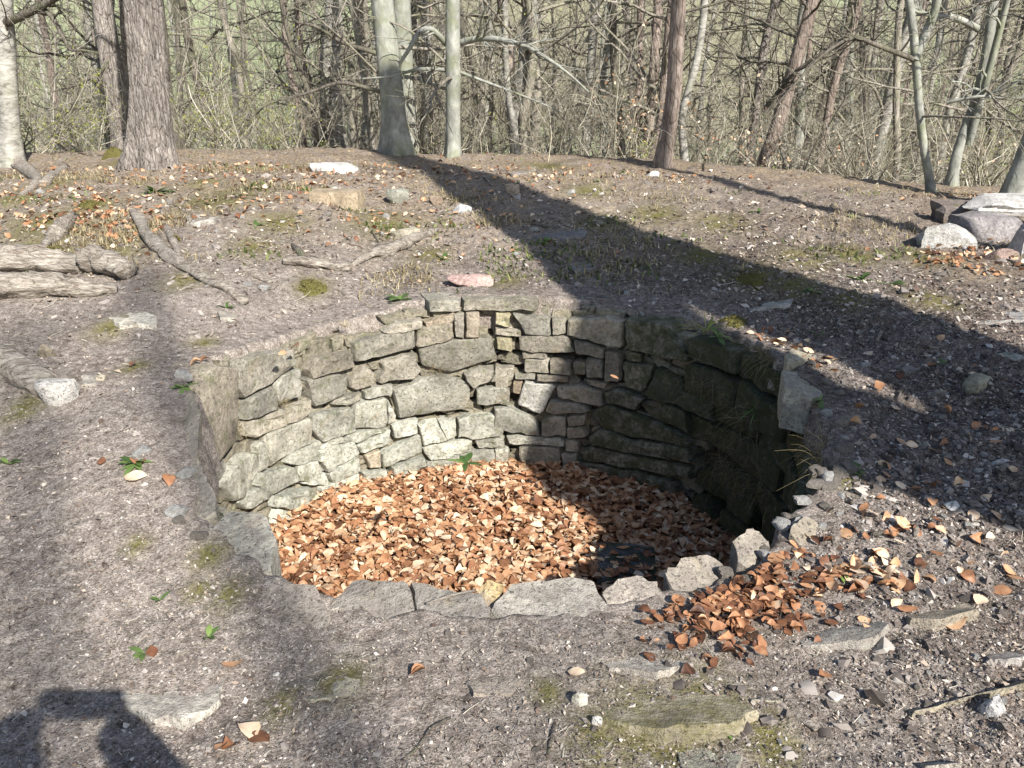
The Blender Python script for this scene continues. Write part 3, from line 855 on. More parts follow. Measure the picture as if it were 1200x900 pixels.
rock(72, 470, 46, .13, 'pale crumbly rock at the end of the rotten log', (.50, .48, .45), .35, .7, 12, .35, .2, amp=.2)
rock(55, 418, 18, .09, 'small brown stone above the rotten log', (.30, .26, .2), .5, .8, 13, .5, .25)
rock(680, 826, 19, .045, 'whitish round stone at the lip of the mossy outcrop', (.55, .54, .48), .4, .9, 15, .3, .2)
rock(1160, 838, 34, .06, 'grey angular stone leaning on the kerb-like edge', (.42, .41, .41), .3, .7, 16, .6, .2)
rock(700, 850, 14, .03, 'little pale pebble below the mossy outcrop', (.5, .48, .45), 0, .8, 18, .4, .2)
rock(118, 447, 12, .04, 'little tan stone above the oval grey stone', (.40, .36, .28), 0, .8, 19, .4, .3)
rock(1140, 458, 44, .10, 'dull tan rock in the dark loose soil', (.33, .30, .22), .7, .7, 20, .7, .35)
rock(1060, 440, 22, .06, 'small dark grey stone in the trunk shadow', (.20, .19, .18), .2, .8, 21, .6, .3)
rock(1185, 425, 34, .07, 'flat grey stone at the far side of the dark soil', (.32, .33, .31), .1, .6, 22, .6, .4)
rock(1170, 548, 26, .05, 'pale wedge of stone in the loose gravelly bank', (.5, .49, .47), .2, .5, 23, .6, .3)
rock(1115, 598, 20, .05, 'bright whitish stone at the foot of the gravelly bank', (.6, .59, .57), .5, .7, 24, .5, .3)
# heap of blocks at the right
rock(1108, 288, 60, .22, 'whitish front block of the rock heap', (.46, .45, .43), -.25, .8, 31, .92, .2)
rock(1150, 278, 66, .24, 'purplish grey block in the middle of the rock heap', (.27, .25, .25), .1, .7, 32, .92, .25)
rock(1185, 266, 140, .11, 'wide white slab on top of the rock heap', (.50, .485, .465), .05, .45, 33, .8, -1.25, amp=.16, tilt=(.05, .03))
rock(1132, 262, 70, .20, 'dark brown block under the white slab', (.19, .16, .145), -.05, .6, 34, .92, .1)
rock(1198, 296, 40, .24, 'grey upright stone at the end of the rock heap', (.40, .38, .37), .3, .8, 35, .85, .2)
rock(1172, 306, 34, .12, 'brown flat stone among the leaves below the heap', (.30, .22, .19), .3, .7, 36, .6, .3)

# countable small stones strewn over the ground
small_sets = [((.55, .54, .52), 'small whitish stone lying loose on the ground'), ((.30, .27, .24), 'small brown-grey stone lying loose on the ground')]
protos = [rockmesh(1, .8, .6, 50 + i, .45, 5, .15, 'small_stone') for i in range(6)]
for i in range(150):
    r = SR.random()
    if r < .45: px, py = SR.uniform(900, 1200), SR.uniform(420, 890)
    elif r < .75: px, py = SR.uniform(200, 760), SR.uniform(215, 345)
    else: px, py = SR.uniform(0, 1200), SR.uniform(215, 890)
    c = G(px, py)
    if math.hypot(c[0] - PC[0], c[1] - PC[1]) < PR + .15: continue
    w = SR.uniform(5, 13) * mpp(c); k = 0 if SR.random() < .45 else 1
    col = np.array(small_sets[k][0]) * SR.uniform(.8, 1.15)
    o = link('small_stone', protos[i % 6], None, small_sets[k][1], 'stone', 'loose small stones round the pit', color=col,
             loc=(c[0], c[1], H1(c[0], c[1]) + w * .12), rot=(SR.uniform(-.3, .3), SR.uniform(-.3, .3), SR.uniform(0, 6)))
    o.scale = (w, w, w)
for i in range(54):
    t = rad(SR.choice([SR.uniform(-62, 12), SR.uniform(178, 232), SR.uniform(-60, -20), SR.uniform(12, 60)], p=[.5, .2, .2, .1])); r_ = PR + SR.uniform(.02, .16)
    x, y = PC[0] + r_ * math.cos(t), PC[1] + r_ * math.sin(t); w = SR.uniform(.025, .085)
    k = 0 if SR.random() < .3 else 1
    o = link('small_stone', protos[i % 6], None, ['whitish stone caught on the crumbling pit edge', 'brown-grey stone caught on the crumbling pit edge'][k], 'stone', 'stones on the pit edge', color=np.array(small_sets[k][0]) * SR.uniform(.85, 1.1),
             loc=(x, y, H1(x, y) + w * .05), rot=(SR.uniform(-.4, .4), SR.uniform(-.4, .4), SR.uniform(0, 6)))
    o.scale = (w, w, w)
# fallen squared slab on the pit floor, in shade
me = rockmesh(.32, .36, .14, 71, .92, 7, .03, 'fallen_slab', 'mossy')
cx, cy = .62, 3.86
me.name = 'fallen_slab'
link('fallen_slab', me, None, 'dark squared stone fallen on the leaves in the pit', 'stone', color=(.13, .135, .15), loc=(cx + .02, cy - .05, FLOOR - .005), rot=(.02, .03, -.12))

# ------------------------------------------------------------------ trees
TR = np.random.default_rng(23)
def trunk_mesh(base, lean, r0, Ht, mat, sides=14, flare=.35, ridge=.05, bend=.0, seed=0, detail=.22, rfrac=.35, zmax=None):
    zs = [-.35]
    while zs[-1] < Ht:
        zs.append(zs[-1] + (detail if zs[-1] < 5 else detail * 4))
    zs = np.array(zs); K = len(zs)
    wob = bend * fbm(zs * .45 + seed * 3.1, zs * 0 + seed, o=2, s=seed) * S(zs, 0, 1.0)
    wob2 = bend * fbm(zs * .45 + seed * 7.7, zs * 0 + 9 + seed, o=2, s=seed + 5) * S(zs, 0, 1.0)
    P = np.column_stack([lean[0] * zs + wob, lean[1] * zs + wob2, zs])
    Rr = r0 * (1 - (1 - rfrac) * np.clip(zs / Ht, 0, 1)) * (1 + flare * np.exp(-np.clip(zs, 0, None) / (r0 * 1.4)))
    a = np.arange(sides) * 2 * np.pi / sides
    zz = zs[:, None] + 0 * a[None]
    n = fbm(np.cos(a)[None] * 2.2 + 0 * zz + seed, np.sin(a)[None] * 2.2 + 0 * zz, zz * .8 + seed, o=3, s=seed)
    lob = np.cos(a[None] * 5 + seed + .8 * np.sin(zz)) * np.exp(-np.clip(zz, 0, None) / (r0 * 1.6)) * flare * .45
    R2 = Rr[:, None] * (1 + ridge * 1.6 * n + lob)
    v, f = tubes(P[None], R2[None], sides)
    return P, Rr, v, f

def branch_set(P, Rr, nl, z0, z1, L, rng, up=.03, dirbias=None, sub=(6, 5), rf=.34, wob=.16, r_abs=None):
    """limbs from the trunk polyline with two further orders of twigs; returns list of (P,R,sides)"""
    zs = rng.uniform(z0, z1, nl)
    st = np.column_stack([np.interp(zs, P[:, 2], P[:, 0]), np.interp(zs, P[:, 2], P[:, 1]), zs])
    az = rng.uniform(0, 2 * np.pi, nl)
    d = np.column_stack([np.cos(az), np.sin(az), rng.normal(.35, .3, nl)])
    if dirbias is not None: d += np.asarray(dirbias)
    tr = np.interp(zs, P[:, 2], Rr)
    ln = L * rng.uniform(.5, 1.2, nl)
    r0 = np.minimum(tr * rf, .009 * ln + .004) if r_abs is None else np.full(nl, r_abs)
    out = []
    P1, R1 = grow(st, d, ln, r0, 9, wob, up, .25, rng); out.append((P1, R1, 5))
    P2, R2 = sprout(P1, R1, sub[0], .45, .55, 6, wob * 1.1, up, .8, .15, rng); out.append((P2, R2, 3))
    if sub[1]:
        P3, R3 = sprout(P2, R2, sub[1], .45, .6, 4, wob * 1.2, up, .75, .15, rng, .4); out.append((P3, R3, 3))
    return out

def crown_mesh(name, sets, mat):
    b = Bag()
    for P_, R_, s in sets:
        v, f = tubes(P_, R_, s); b.add(v, f)
    return b.mesh(name, M[mat], True)

def tree(name, label, bx, by, Y, tx, ty, wpx, mat, nl=10, L=2.0, zr=(.4, 4), Ht=14, sides=12, flare=.3, ridge=.05, bend=.06, seed=1, sub=(7, 5),
         group=None, up=.03, detail=.25, dirbias=None, crown='crown'):
    """placed by its foot and a higher point on its trunk at depth Y"""
    b = atY(bx, by, Y); t = atY(tx, ty, Y)
    s = mpp(b); r0 = wpx * s / 2 * .84
    x0 = b[0]; gz = H1(x0, Y, False)
    lean = ((t[0] - b[0]) / max(t[2] - b[2], .5), TR.normal(0, .02))
    x0 = b[0] - lean[0] * (b[2] - gz)
    P, Rr, v, f = trunk_mesh(None, lean, r0, Ht, mat, sides, flare, ridge, bend, seed, detail)
    root = link(name, None, None, label, 'tree', group, loc=(x0, Y, gz))
    tm = mesh_np('trunk', v, [f], M[mat], True)
    link('trunk', tm, root)
    rng = np.random.default_rng(100 + seed)
    zo = max(0, -(gz - .3))         # trees rooted below the crest show only higher limbs
    sets = branch_set(P, Rr, nl, zr[0] + zo, zr[1] + zo, L, rng, up, dirbias, sub)
    sets += branch_set(P, Rr, 14, 5 + zo, Ht * .95, L * 1.3, rng, .05, None, (4, 0))
    link(crown, crown_mesh(crown, sets, 'dark' if mat in ('dark', 'pine') else 'grey'), root)
    return root, P, Rr, (x0, Y, gz)

spec = [
 ('pale_tree', 'pale smooth tree with one dark crooked limb at the left edge', 12, 165, 9.5, -2, 0, 26, 'birch', 5, 1.8, (.4, 3), .25),
 ('pine_tree', 'thin reddish pine behind the pale edge tree', 72, 150, 22, 48, 0, 12, 'pine', 4, 1.5, (2, 5), .1),
 ('tree', 'brown trunk half hidden behind the thick furrowed tree', 147, 172, 13, 119, 0, 29, 'oak', 6, 1.8, (.4, 3), .3),
 ('tree', 'slender dark trunk right beside the thick furrowed tree', 216, 178, 14, 196, 40, 14, 'dark', 8, 1.6, (.3, 3), .3),
 ('tree', 'thin black trunk leaning left behind green brush', 246, 165, 17, 221, 0, 12, 'dark', 8, 1.8, (.3, 3), .2),
 ('birch_tree', 'far thin white birch between the dark trunk and the orange pine', 282, 160, 24, 268, 10, 9, 'birch', 6, 1.5, (1, 4), .1),
 ('pine_tree', 'thin orange-barked pine left of the twin grey beeches', 351, 178, 16, 328, 0, 10, 'pine', 9, 2.2, (.6, 3), .2),
 ('tree', 'wiry dark sapling leaning beside the orange pine', 376, 172, 15, 345, 30, 7, 'dark', 9, 1.8, (.3, 3), .1),
 ('tree', 'thin pale leaning tree just left of the twin beeches', 441, 182, 14, 407, 0, 11, 'grey', 8, 1.8, (.5, 3), .2),
 ('beech_tree', 'smooth green-grey beech, broader of the touching pair', 467, 188, 11, 445, 0, 33, 'beech', 9, 2.4, (.7, 3.2), .25),
 ('beech_tree', 'darker grey beech touching the broader one behind', 482, 184, 11.7, 471, 0, 26, 'beech', 8, 2.2, (.7, 3.2), .25),
 ('beech_tree', 'single smooth grey beech with a long limb reaching right', 531, 192, 10.8, 532, 0, 20, 'beech', 6, 2.0, (.8, 3), .15),
 ('tree', 'distant thin grey trunk behind the single beech', 563, 175, 26, 559, 20, 9, 'grey', 6, 2, (2, 5), .1),
 ('tree', 'thin pale tree forking behind the single beech', 607, 190, 13, 596, 0, 9, 'birch', 9, 1.8, (.5, 3), .2),
 ('tree', 'grey many-stemmed tree next to the thin forking one', 621, 192, 14, 626, 0, 15, 'grey', 10, 2.0, (.6, 3), .3),
 ('birch_tree', 'far white birch in the brown thicket', 688, 175, 22, 692, 0, 15, 'birch', 8, 2, (1, 5), .2),
 ('tree', 'dark rough trunk beside the far white birch', 723, 185, 16, 717, 0, 11, 'dark', 9, 2, (.8, 4), .2),
 ('pine_tree', 'pinkish rough pine at the crest with a narrow ground shadow beside it', 776, 205, 10.0, 794, 0, 21, 'pine', 4, 1.6, (1.2, 3), .2),
 ('birch_tree', 'pale grey slim tree right behind the pinkish pine', 802, 205, 12, 812, 10, 11, 'birch', 7, 1.8, (.6, 3), .2),
 ('tree', 'thin brown tree with low crooked boughs left of the leaning pine', 878, 205, 14, 910, 15, 11, 'oak', 9, 2.2, (.5, 3), .2),
 ('pine_tree', 'rosy-barked pine leaning to the right', 889, 210, 12.5, 948, 0, 19, 'pine', 8, 2.2, (.6, 3), .25),
 ('tree', 'thin dark trunk leaning right, far behind the rosy pine', 952, 205, 18, 988, 30, 10, 'dark', 7, 2.2, (.8, 4), .2),
 ('beech_tree', 'slim pale beech that kinks and forks above the rock heap', 1091, 226, 9.2, 1074, 60, 11, 'beech', 8, 2.0, (.7, 2.6), .2),
 ('beech_tree', 'slim grey beech leaning right beside the kinked one', 1112, 230, 9.7, 1156, 0, 14, 'beech', 9, 2.2, (.7, 2.8), .3),
 ('tree', 'pale distant trunk seen between the two slim beeches', 1106, 190, 15, 1130, 20, 12, 'birch', 7, 1.8, (.8, 4), .2),
 ('tree', 'stumpy grey trunk in brush left of the kinked beech', 1045, 216, 13, 1053, 60, 10, 'grey', 10, 2.0, (.4, 2.4), .2),
 ('tree', 'smooth dark trunk leaning in behind the rock heap', 1184, 243, 8.2, 1215, 150, 30, 'beech', 4, 1.6, (1.6, 3), .25),
 ('tree', 'thin grey stem close to the rosy pine', 866, 206, 16, 872, 0, 8, 'grey', 9, 2, (.5, 4), .1),
 ('tree', 'thin brown stem in the thicket near the white birch', 745, 190, 19, 738, 0, 8, 'oak', 9, 2, (.5, 4), .1),
 ('tree', 'spindly grey tree beyond the brown thicket', 1015, 205, 20, 1008, 0, 9, 'grey', 9, 2.2, (.5, 4), .1),
]
for i, (nm, lb, bx, by, Y, tx, ty, w, mat, nl, L, zr, fl) in enumerate(spec):
    tree(nm, lb, bx, by, Y, tx, ty, w, mat, max(nl - 1, 3), L, zr, Ht=13 + (i % 4), flare=fl * 1.9 + .1, seed=i + 1, bend=.05 if w > 18 else .14,
         sides=18 if w > 18 else 9, ridge=.07 if mat in ('oak', 'pine') else .03)

# the thick furrowed tree, with ridged bark and spreading feet
b = atY(181, 203, 9.2); t = atY(163, 0, 9.2)
gz = H1(b[0], 9.2, False)
r0 = 20.5 * mpp(b)
zs = np.concatenate([np.arange(-.3, 3.4, .03), np.arange(3.4, 15, .4)]); K = len(zs); SD = 160
lean = (t[0] - b[0]) / (t[2] - b[2])
P = np.column_stack([lean * zs + .03 * np.sin(zs * 1.3), .02 * zs, zs])
Rr = r0 * (1 - .55 * np.clip(zs / 15, 0, 1))
a = np.arange(SD) * 2 * np.pi / SD; zz = zs[:, None] + 0 * a; aa = a[None] + 0 * zz
tw = aa + .10 * np.sin(zz * 2.0) + .05 * fbm(aa * 2, zz * 2, o=2, s=3)
ridges = np.abs(vn(np.cos(tw) * 7, np.sin(tw) * 7, zz * .7, 12)) + .5 * np.abs(vn(np.cos(tw) * 15, np.sin(tw) * 15, zz * 1.6, 13))
fz = vn(np.cos(tw) * 8, np.sin(tw) * 8, zz * 1.3, 22); fz2 = vn(np.cos(tw) * 17, np.sin(tw) * 17, zz * 2.6, 23)
fiss = np.exp(-(fz / .11) ** 2) + .6 * np.exp(-(fz2 / .13) ** 2)
fl = np.exp(-np.clip(zz, 0, None) / .36)
feet = (np.cos(aa * 3 + .6) * .5 + np.cos(aa * 5 + 2.0) * .5)
R2 = Rr[:, None] * (1 + .16 * (ridges - .4) - .055 * fiss + fl * (.52 + .42 * feet) + .05 * fbm(np.cos(aa) * 1.5, np.sin(aa) * 1.5, zz * .8, o=2, s=9))
v, f = tubes(P[None], R2[None], SD)
big = link('furrowed_tree', None, None, 'thick furrowed grey-brown tree with spreading feet on the bank', 'tree', loc=(b[0], 9.2, gz))
link('trunk', mesh_np('trunk', v, [f], M['oak'], True), big)
rg = np.random.default_rng(4)
link('crown', crown_mesh('crown', branch_set(P, Rr, 16, 3.6, 14, 3.2, rg, .05, None, (6, 4)), 'dark'), big)

def limb(px_pts, Y, r0, r1, mat, parent_label, name='limb', nsub=10, seed=1, dY=0):
    pass

def free_limb(name, pts, Ys, r0, r1, mat, label, cat, sub=8, seed=1, parent=None):
    Q = np.array([atY(x, y, Y) for (x, y), Y in zip(pts, Ys)])
    tt = np.linspace(0, len(Q) - 1, 14); k = np.minimum(tt.astype(int), len(Q) - 2); fr_ = (tt - k)[:, None]
    C = Q[k] * (1 - fr_) + Q[k + 1] * fr_
    C[1:-1] = .25 * C[:-2] + .5 * C[1:-1] + .25 * C[2:]
    rg = np.random.default_rng(seed)
    P1 = C[None]; R1 = np.linspace(r0, r1, 14)[None]
    P2, R2 = sprout(P1, R1, sub, .35, .5, 7, .2, .03, .8, .1, rg)
    P3, R3 = sprout(P2, R2, 5, .45, .6, 4, .2, .02, .8, .1, rg, .4)
    bg_ = Bag()
    for p_, r_, s_ in ((P1, R1, 7), (P2, R2, 3), (P3, R3, 3)):
        v, f = tubes(p_, r_, s_); bg_.add(v, f)
    me = bg_.mesh(name, M[mat], True)
    o = link(name, me)
    if parent:
        o.parent = parent; o.matrix_parent_inverse = Matrix.Translation(-Vector(parent.location))
    return o
by_label = {o.get('label'): o for o in bpy.data.objects if o.get('label')}
T_ = lambda s: next(o for l, o in by_label.items() if s in l)
free_limb('limb', [(8, 26), (40, 12), (75, -8)], [9.5, 9.3, 9.1], .05, .03, 'dark', '', '', 8, 1, T_('pale smooth tree with one'))
free_limb('limb', [(52, 11), (64, 22), (72, 42), (80, 52), (80, 60), (95, 58), (115, 62)], [9.3, 9.2, 9.15, 9.1, 9.1, 9.1, 9.1], .028, .010, 'dark', '', '', 9, 2, T_('pale smooth tree with one'))
free_limb('limb', [(540, 50), (560, 44), (590, 46), (620, 55), (660, 80), (690, 108)], [10.8, 10.6, 10.4, 10.3, 10.2, 10.2], .045, .010, 'beech', '', '', 14, 3, T_('single smooth grey beech'))
free_limb('limb', [(524, 52), (505, 32), (492, 35), (478, 60), (468, 75)], [10.8, 10.6, 10.5, 10.4, 10.4], .04, .02, 'beech', '', '', 9, 4, T_('single smooth grey beech'))
free_limb('limb', [(524, 82), (490, 80), (460, 90), (425, 92)], [10.8, 10.6, 10.5, 10.4], .026, .008, 'beech', '', '', 12, 5, T_('single smooth grey beech'))
free_limb('limb', [(540, 85), (575, 98), (620, 115), (660, 132)], [10.8, 10.7, 10.6, 10.6], .022, .006, 'beech', '', '', 12, 6, T_('single smooth grey beech'))
free_limb('limb', [(1072, 70), (1085, 40), (1097, 10), (1100, -20)], [9.2, 9.2, 9.15, 9.1], .05, .04, 'beech', '', '', 5, 7, T_('kinks and forks'))
free_limb('limb', [(1072, 70), (1040, 58), (1010, 46), (1000, 40), (960, 65), (935, 95), (905, 128)], [9.2, 9.1, 9.0, 9.0, 8.9, 8.8, 8.8], .03, .010, 'dark', '', '', 16, 8, T_('kinks and forks'))
free_limb('limb', [(1150, 36), (1120, 20), (1090, 18), (1060, 10)], [9.7, 9.6, 9.5, 9.4], .04, .015, 'beech', '', '', 12, 9, T_('slim grey beech leaning right'))
free_limb('limb', [(1135, 170), (1160, 80), (1178, 10), (1190, -40)], [9.7, 9.6, 9.5, 9.4], .045, .03, 'beech', '', '', 8, 10, T_('slim grey beech leaning right'))
free_limb('limb', [(896, 128), (930, 85), (965, 60), (1010, 30)], [12.4, 12.0, 11.8, 11.6], .035, .01, 'dark', '', '', 14, 11, T_('rosy-barked pine leaning'))
free_limb('limb', [(440, 62), (400, 50), (370, 30), (340, 25)], [11, 10.9, 10.8, 10.7], .03, .01, 'dark', '', '', 14, 12, T_('smooth green-grey beech, broader'))
free_limb('limb', [(455, 110), (420, 100), (395, 95), (360, 110), (320, 118), (300, 130)], [11, 10.9, 10.8, 10.7, 10.6, 10.5], .03, .01, 'dark', '', '', 14, 13, T_('smooth green-grey beech, broader'))
free_limb('limb', [(135, 60), (118, 85), (90, 100), (60, 108)], [13, 12.8, 12.5, 12.4], .03, .01, 'dark', '', '', 14, 14, T_('brown trunk half hidden'))
free_limb('limb', [(240, 50), (262, 30), (290, 24), (320, 12)], [17, 16.8, 16.6, 16.4], .03, .01, 'dark', '', '', 14, 15, T_('thin black trunk leaning left'))
free_limb('limb', [(1110, 120), (1150, 112), (1190, 118), (1230, 100)], [9.7, 9.5, 9.4, 9.3], .022, .008, 'beech', '', '', 14, 16, T_('slim grey beech leaning right'))

# the wood beyond: copies of a few bare trees
protos_t = []
for i, mat in enumerate(['grey', 'dark', 'birch', 'beech', 'pine', 'beech', 'grey', 'birch']):
    rg = np.random.default_rng(300 + i)
    P, Rr, v, f = trunk_mesh(None, (rg.normal(0, .045), rg.normal(0, .03)), rg.uniform(.06, .13), 13, mat, 7, .3, .04, .22, 40 + i, .6)
    tm = mesh_np('trunk', v, [f], M[mat], True)
    sets = branch_set(P, Rr, 26, .8, 11, 2.6, rg, .03, None, (6, 3))
    protos_t.append((tm, crown_mesh('crown', sets, 'dark' if i % 4 == 1 else 'grey'), mat))
names = {'grey': ('tree', 'slender bare grey tree standing in the wood beyond the crest'), 'dark': ('tree', 'slender bare dark tree standing in the wood beyond the crest'),
         'birch': ('birch_tree', 'slender white-barked birch standing in the wood beyond the crest'), 'oak': ('tree', 'slender bare brown tree standing in the wood beyond the crest'),
         'pine': ('pine_tree', 'slender reddish pine trunk standing in the wood beyond the crest'), 'beech': ('beech_tree', 'slender smooth beech standing in the wood beyond the crest')}
FR = np.random.default_rng(77)
for i in range(240):
    Y = 13.5 + 60 * FR.random() ** 1.35
    x = FR.uniform(-.80, .80) * (Y + 2)
    if x < -.25 * Y and FR.random() < .4: continue
    tm, cm, mat = protos_t[FR.integers(0, len(protos_t))]
    nm, lb = names[mat]
    sc = FR.uniform(.75, 1.35)
    r_ = link(nm, None, None, lb, 'tree', 'bare trees in the wood beyond the crest', loc=(x, Y, H1(x, Y, False)), rot=(0, 0, FR.uniform(0, 6.28)))
    r_.scale = (sc, sc, sc)
    link('trunk', tm, r_); link('crown', cm, r_)

# trees behind the photographer, whose shadows cross the ground
def back_tree(label, x, y, r0, Ht, mat, zl, nl, L, lean=(0, 0), seed=1, sub=(5, 3), rfrac=.5):
    gz = H1(x, y, False)
    P, Rr, v, f = trunk_mesh(None, lean, r0, Ht, mat, 20, .3, .05, .05, seed, .3, rfrac)
    o = link('tree', None, None, label, 'tree', None, loc=(x, y, gz))
    link('trunk', mesh_np('trunk', v, [f], M[mat], True), o)
    rg = np.random.default_rng(seed)
    link('crown', crown_mesh('crown', branch_set(P, Rr, nl, zl, Ht, L, rg, .05, None, sub), 'grey'), o)
    return o
def from_q(q, l):     # across / along the light
    p = QD * q + LD * l
    return p[0], p[1]
x, y = from_q(3.93, -2.4); bt = back_tree('stout grey tree right of the pit, forked low, whose shadow crosses it', x, y, .62, 10.6, 'beech', 7.5, 9, 1.8, (0, 0), 61, rfrac=.42)
qs = np.array([[-.15, 0, 2.5], [-.75, 0, 3.0], [-1.18, 0, 3.7], [-.88, 0, 4.7], [-.46, 0, 6.2], [-.28, 0, 7.6], [-.05, 0, 9.2]])
tt = np.linspace(0, 6, 24); Pq = np.column_stack([np.interp(tt, np.arange(7), qs[:, i]) for i in range(3)])
Pw = np.column_stack([QD[0] * Pq[:, 0], QD[1] * Pq[:, 0], Pq[:, 2]])
v, f = tubes(Pw[None], np.linspace(.42, .26, 24)[None], 16)
link('limb', mesh_np('limb', v, [f], M['beech'], True), bt)
x, y = from_q(6.35, -2.6); back_tree('slim grey tree right of the rock heap with a narrow shadow', x, y, .14, 10.5, 'beech', 8, 10, 2.0, (0, 0), 62)
x, y = from_q(.36, -19); back_tree('tall thin tree behind the photographer', x, y, .11, 19, 'grey', 11, 14, 2.6, (0, 0), 63)
x, y = from_q(-.22, -21); back_tree('tall slim beech behind the photographer', x, y, .10, 20, 'beech', 12, 14, 2.6, (-.004, 0), 64)
x, y = from_q(-1.3, -20); back_tree('thin bare tree left behind the photographer', x, y, .09, 19, 'grey', 11, 14, 2.4, (.003, 0), 65)
x, y = from_q(3.0, -17); back_tree('open-crowned tree behind the photographer on the right', x, y, .05, 17, 'grey', 9, 22, 2.4, (.01, 0), 66)

# ------------------------------------------------------------------ thicket: stems and twigs nobody could count
UR = np.random.default_rng(31)
def whips(n, y0, y1, hmin, hmax, rmin, sub, spread=.75, clumps=None, rng=UR, low=.0):
    Y = y0 + (y1 - y0) * rng.random(n) ** 1.3
    X = rng.uniform(-spread, spread, n) * (Y + 1.5)
    if clumps:
        k = rng.integers(0, clumps, n); cY = y0 + (y1 - y0) * rng.random(clumps) ** 1.3; cX = rng.uniform(-spread, spread, clumps) * (cY + 1.5)
        X = cX[k] + rng.normal(0, .35, n); Y = cY[k] + rng.normal(0, .35, n)
    st = np.column_stack([X, Y, height(X, Y, False) - .05])
    d = np.column_stack([rng.normal(0, .4, n), rng.normal(0, .4, n), np.ones(n)])
    ln = rng.uniform(hmin, hmax, n)
    r0 = rmin * rng.uniform(.7, 1.8, n) * (1 + (Y - 11) * .03)
    P1, R1 = grow(st, d, ln, r0, 7, .16, .01, .3, rng)
    out = [(P1, R1)]
    P2, R2 = sprout(P1, R1, sub[0], .45, .6, 5, .22, .03, .8, .15, rng); out.append((P2, np.maximum(R2, .0016 * (1 + (P2[:, :1, 1] - 11) * .05))))
    if sub[1]:
        P3, R3 = sprout(P2, R2, sub[1], .5, .7, 4, .25, .02, .8, .1, rng, .5); out.append((P3, np.maximum(R3, .0014 * (1 + (P3[:, :1, 1] - 11) * .05))))
    return out
bag = Bag()
for args in [dict(n=380, y0=11.2, y1=16, hmin=.7, hmax=2.6, rmin=.0048, sub=(6, 4), clumps=200),
             dict(n=800, y0=15, y1=30, hmin=1.5, hmax=5.5, rmin=.0062, sub=(6, 3), clumps=380),
             dict(n=1250, y0=28, y1=75, hmin=2.5, hmax=7, rmin=.010, sub=(6, 2), clumps=500)]:
    for P_, R_ in whips(**args):
        v, f = tubes(P_, R_, 3)
        bag.add(v, f, tint=np.repeat(np.clip(UR.normal(.5, .25, len(P_)), 0, 1), P_.shape[1] * 3))
link('thicket', bag.mesh('thicket', M['twig'], True, True), label='brown leafless thicket of thin stems on the slope beyond', kind='stuff')

def leaf_quads(c, size, rng, n_up=.3, asp=.6):
    n = len(c)
    a = rng.normal(0, 1, (n, 3)); a /= np.linalg.norm(a, axis=1, keepdims=True)
    b_ = rng.normal(0, 1, (n, 3)); b_ -= (a * b_).sum(1, keepdims=True) * a; b_ /= np.linalg.norm(b_, axis=1, keepdims=True)
    s = (size * rng.uniform(.6, 1.3, n))[:, None]
    v = np.stack([c - a * s, c + b_ * s * asp, c + a * s, c - b_ * s * asp], 1).reshape(-1, 3)
    return v, np.arange(4 * n).reshape(n, 4)

nb = 16000
bY = 12 + 45 * UR.random(nb) ** 1.4; bX = UR.uniform(-.75, .75, nb) * (bY + 1.5)
ok = S(fbm(bX * .22, bY * .22, o=2, s=71), -.25, .45) > UR.random(nb)
bX, bY = bX[ok], bY[ok]; nb = len(bX)
bZ = height(bX, bY, False) + UR.random(nb) ** 1.3 * (1.5 + .10 * bY)
v, f = leaf_quads(np.column_stack([bX, bY, bZ]), .010 + .0011 * bY, UR)
link('thicket_buds', mesh_np('thicket_buds', v, [f], M['bud'], False, {'tint': np.repeat(np.clip(UR.normal(.4, .3, nb), 0, 1), 4)}), label='first yellow-green leaves scattered through the thicket', kind='stuff')

def shrub(name, label, px, py, Y, hgt, nst, mat, nleaf, lsize, seed, spread=.5, group=None, leafmat=None):
    rg = np.random.default_rng(seed)
    b = atY(px, py, Y); gz = H1(b[0], Y, False)
    n = nst
    st = np.column_stack([rg.normal(0, spread * .25, n), rg.normal(0, spread * .25, n), np.full(n, -.05)])
    d = np.column_stack([rg.normal(0, spread, n), rg.normal(0, spread, n), np.ones(n)])
    P1, R1 = grow(st, d, hgt * rg.uniform(.5, 1.1, n), rg.uniform(.006, .013, n), 8, .15, .02, .3, rg)
    P2, R2 = sprout(P1, R1, 7, .4, .6, 6, .2, .02, .8, .1, rg)
    P3, R3 = sprout(P2, R2, 3, .5, .7, 4, .2, .02, .8, .1, rg)
    bg_ = Bag()
    for p_, r_, s_ in ((P1, R1, 5), (P2, R2, 3), (P3, R3, 3)):
        v, f = tubes(p_, r_, s_); bg_.add(v, f, tint=np.repeat(np.clip(rg.normal(.55, .2, len(p_)), 0, 1), p_.shape[1] * s_))
    root = link(name, None, None, label, 'shrub', group, loc=(b[0], Y, gz))
    link('stems', bg_.mesh('stems', M['twig'], True, True), root)
    if nleaf:
        allp = P3.reshape(-1, 3)
        c = allp[rg.integers(0, len(allp), nleaf)] + rg.normal(0, .02, (nleaf, 3))
        v, f = leaf_quads(c, np.full(nleaf, lsize), rg)
        me = mesh_np('leaves', v, [f], M[leafmat or 'bud'], False, {'tint': np.repeat(np.clip(rg.normal(.55 if (leafmat or 'bud') == 'bud' else .9, .2, nleaf), 0, 1), 4)})
        o = link('leaves', me, root, kind='stuff')
    return root
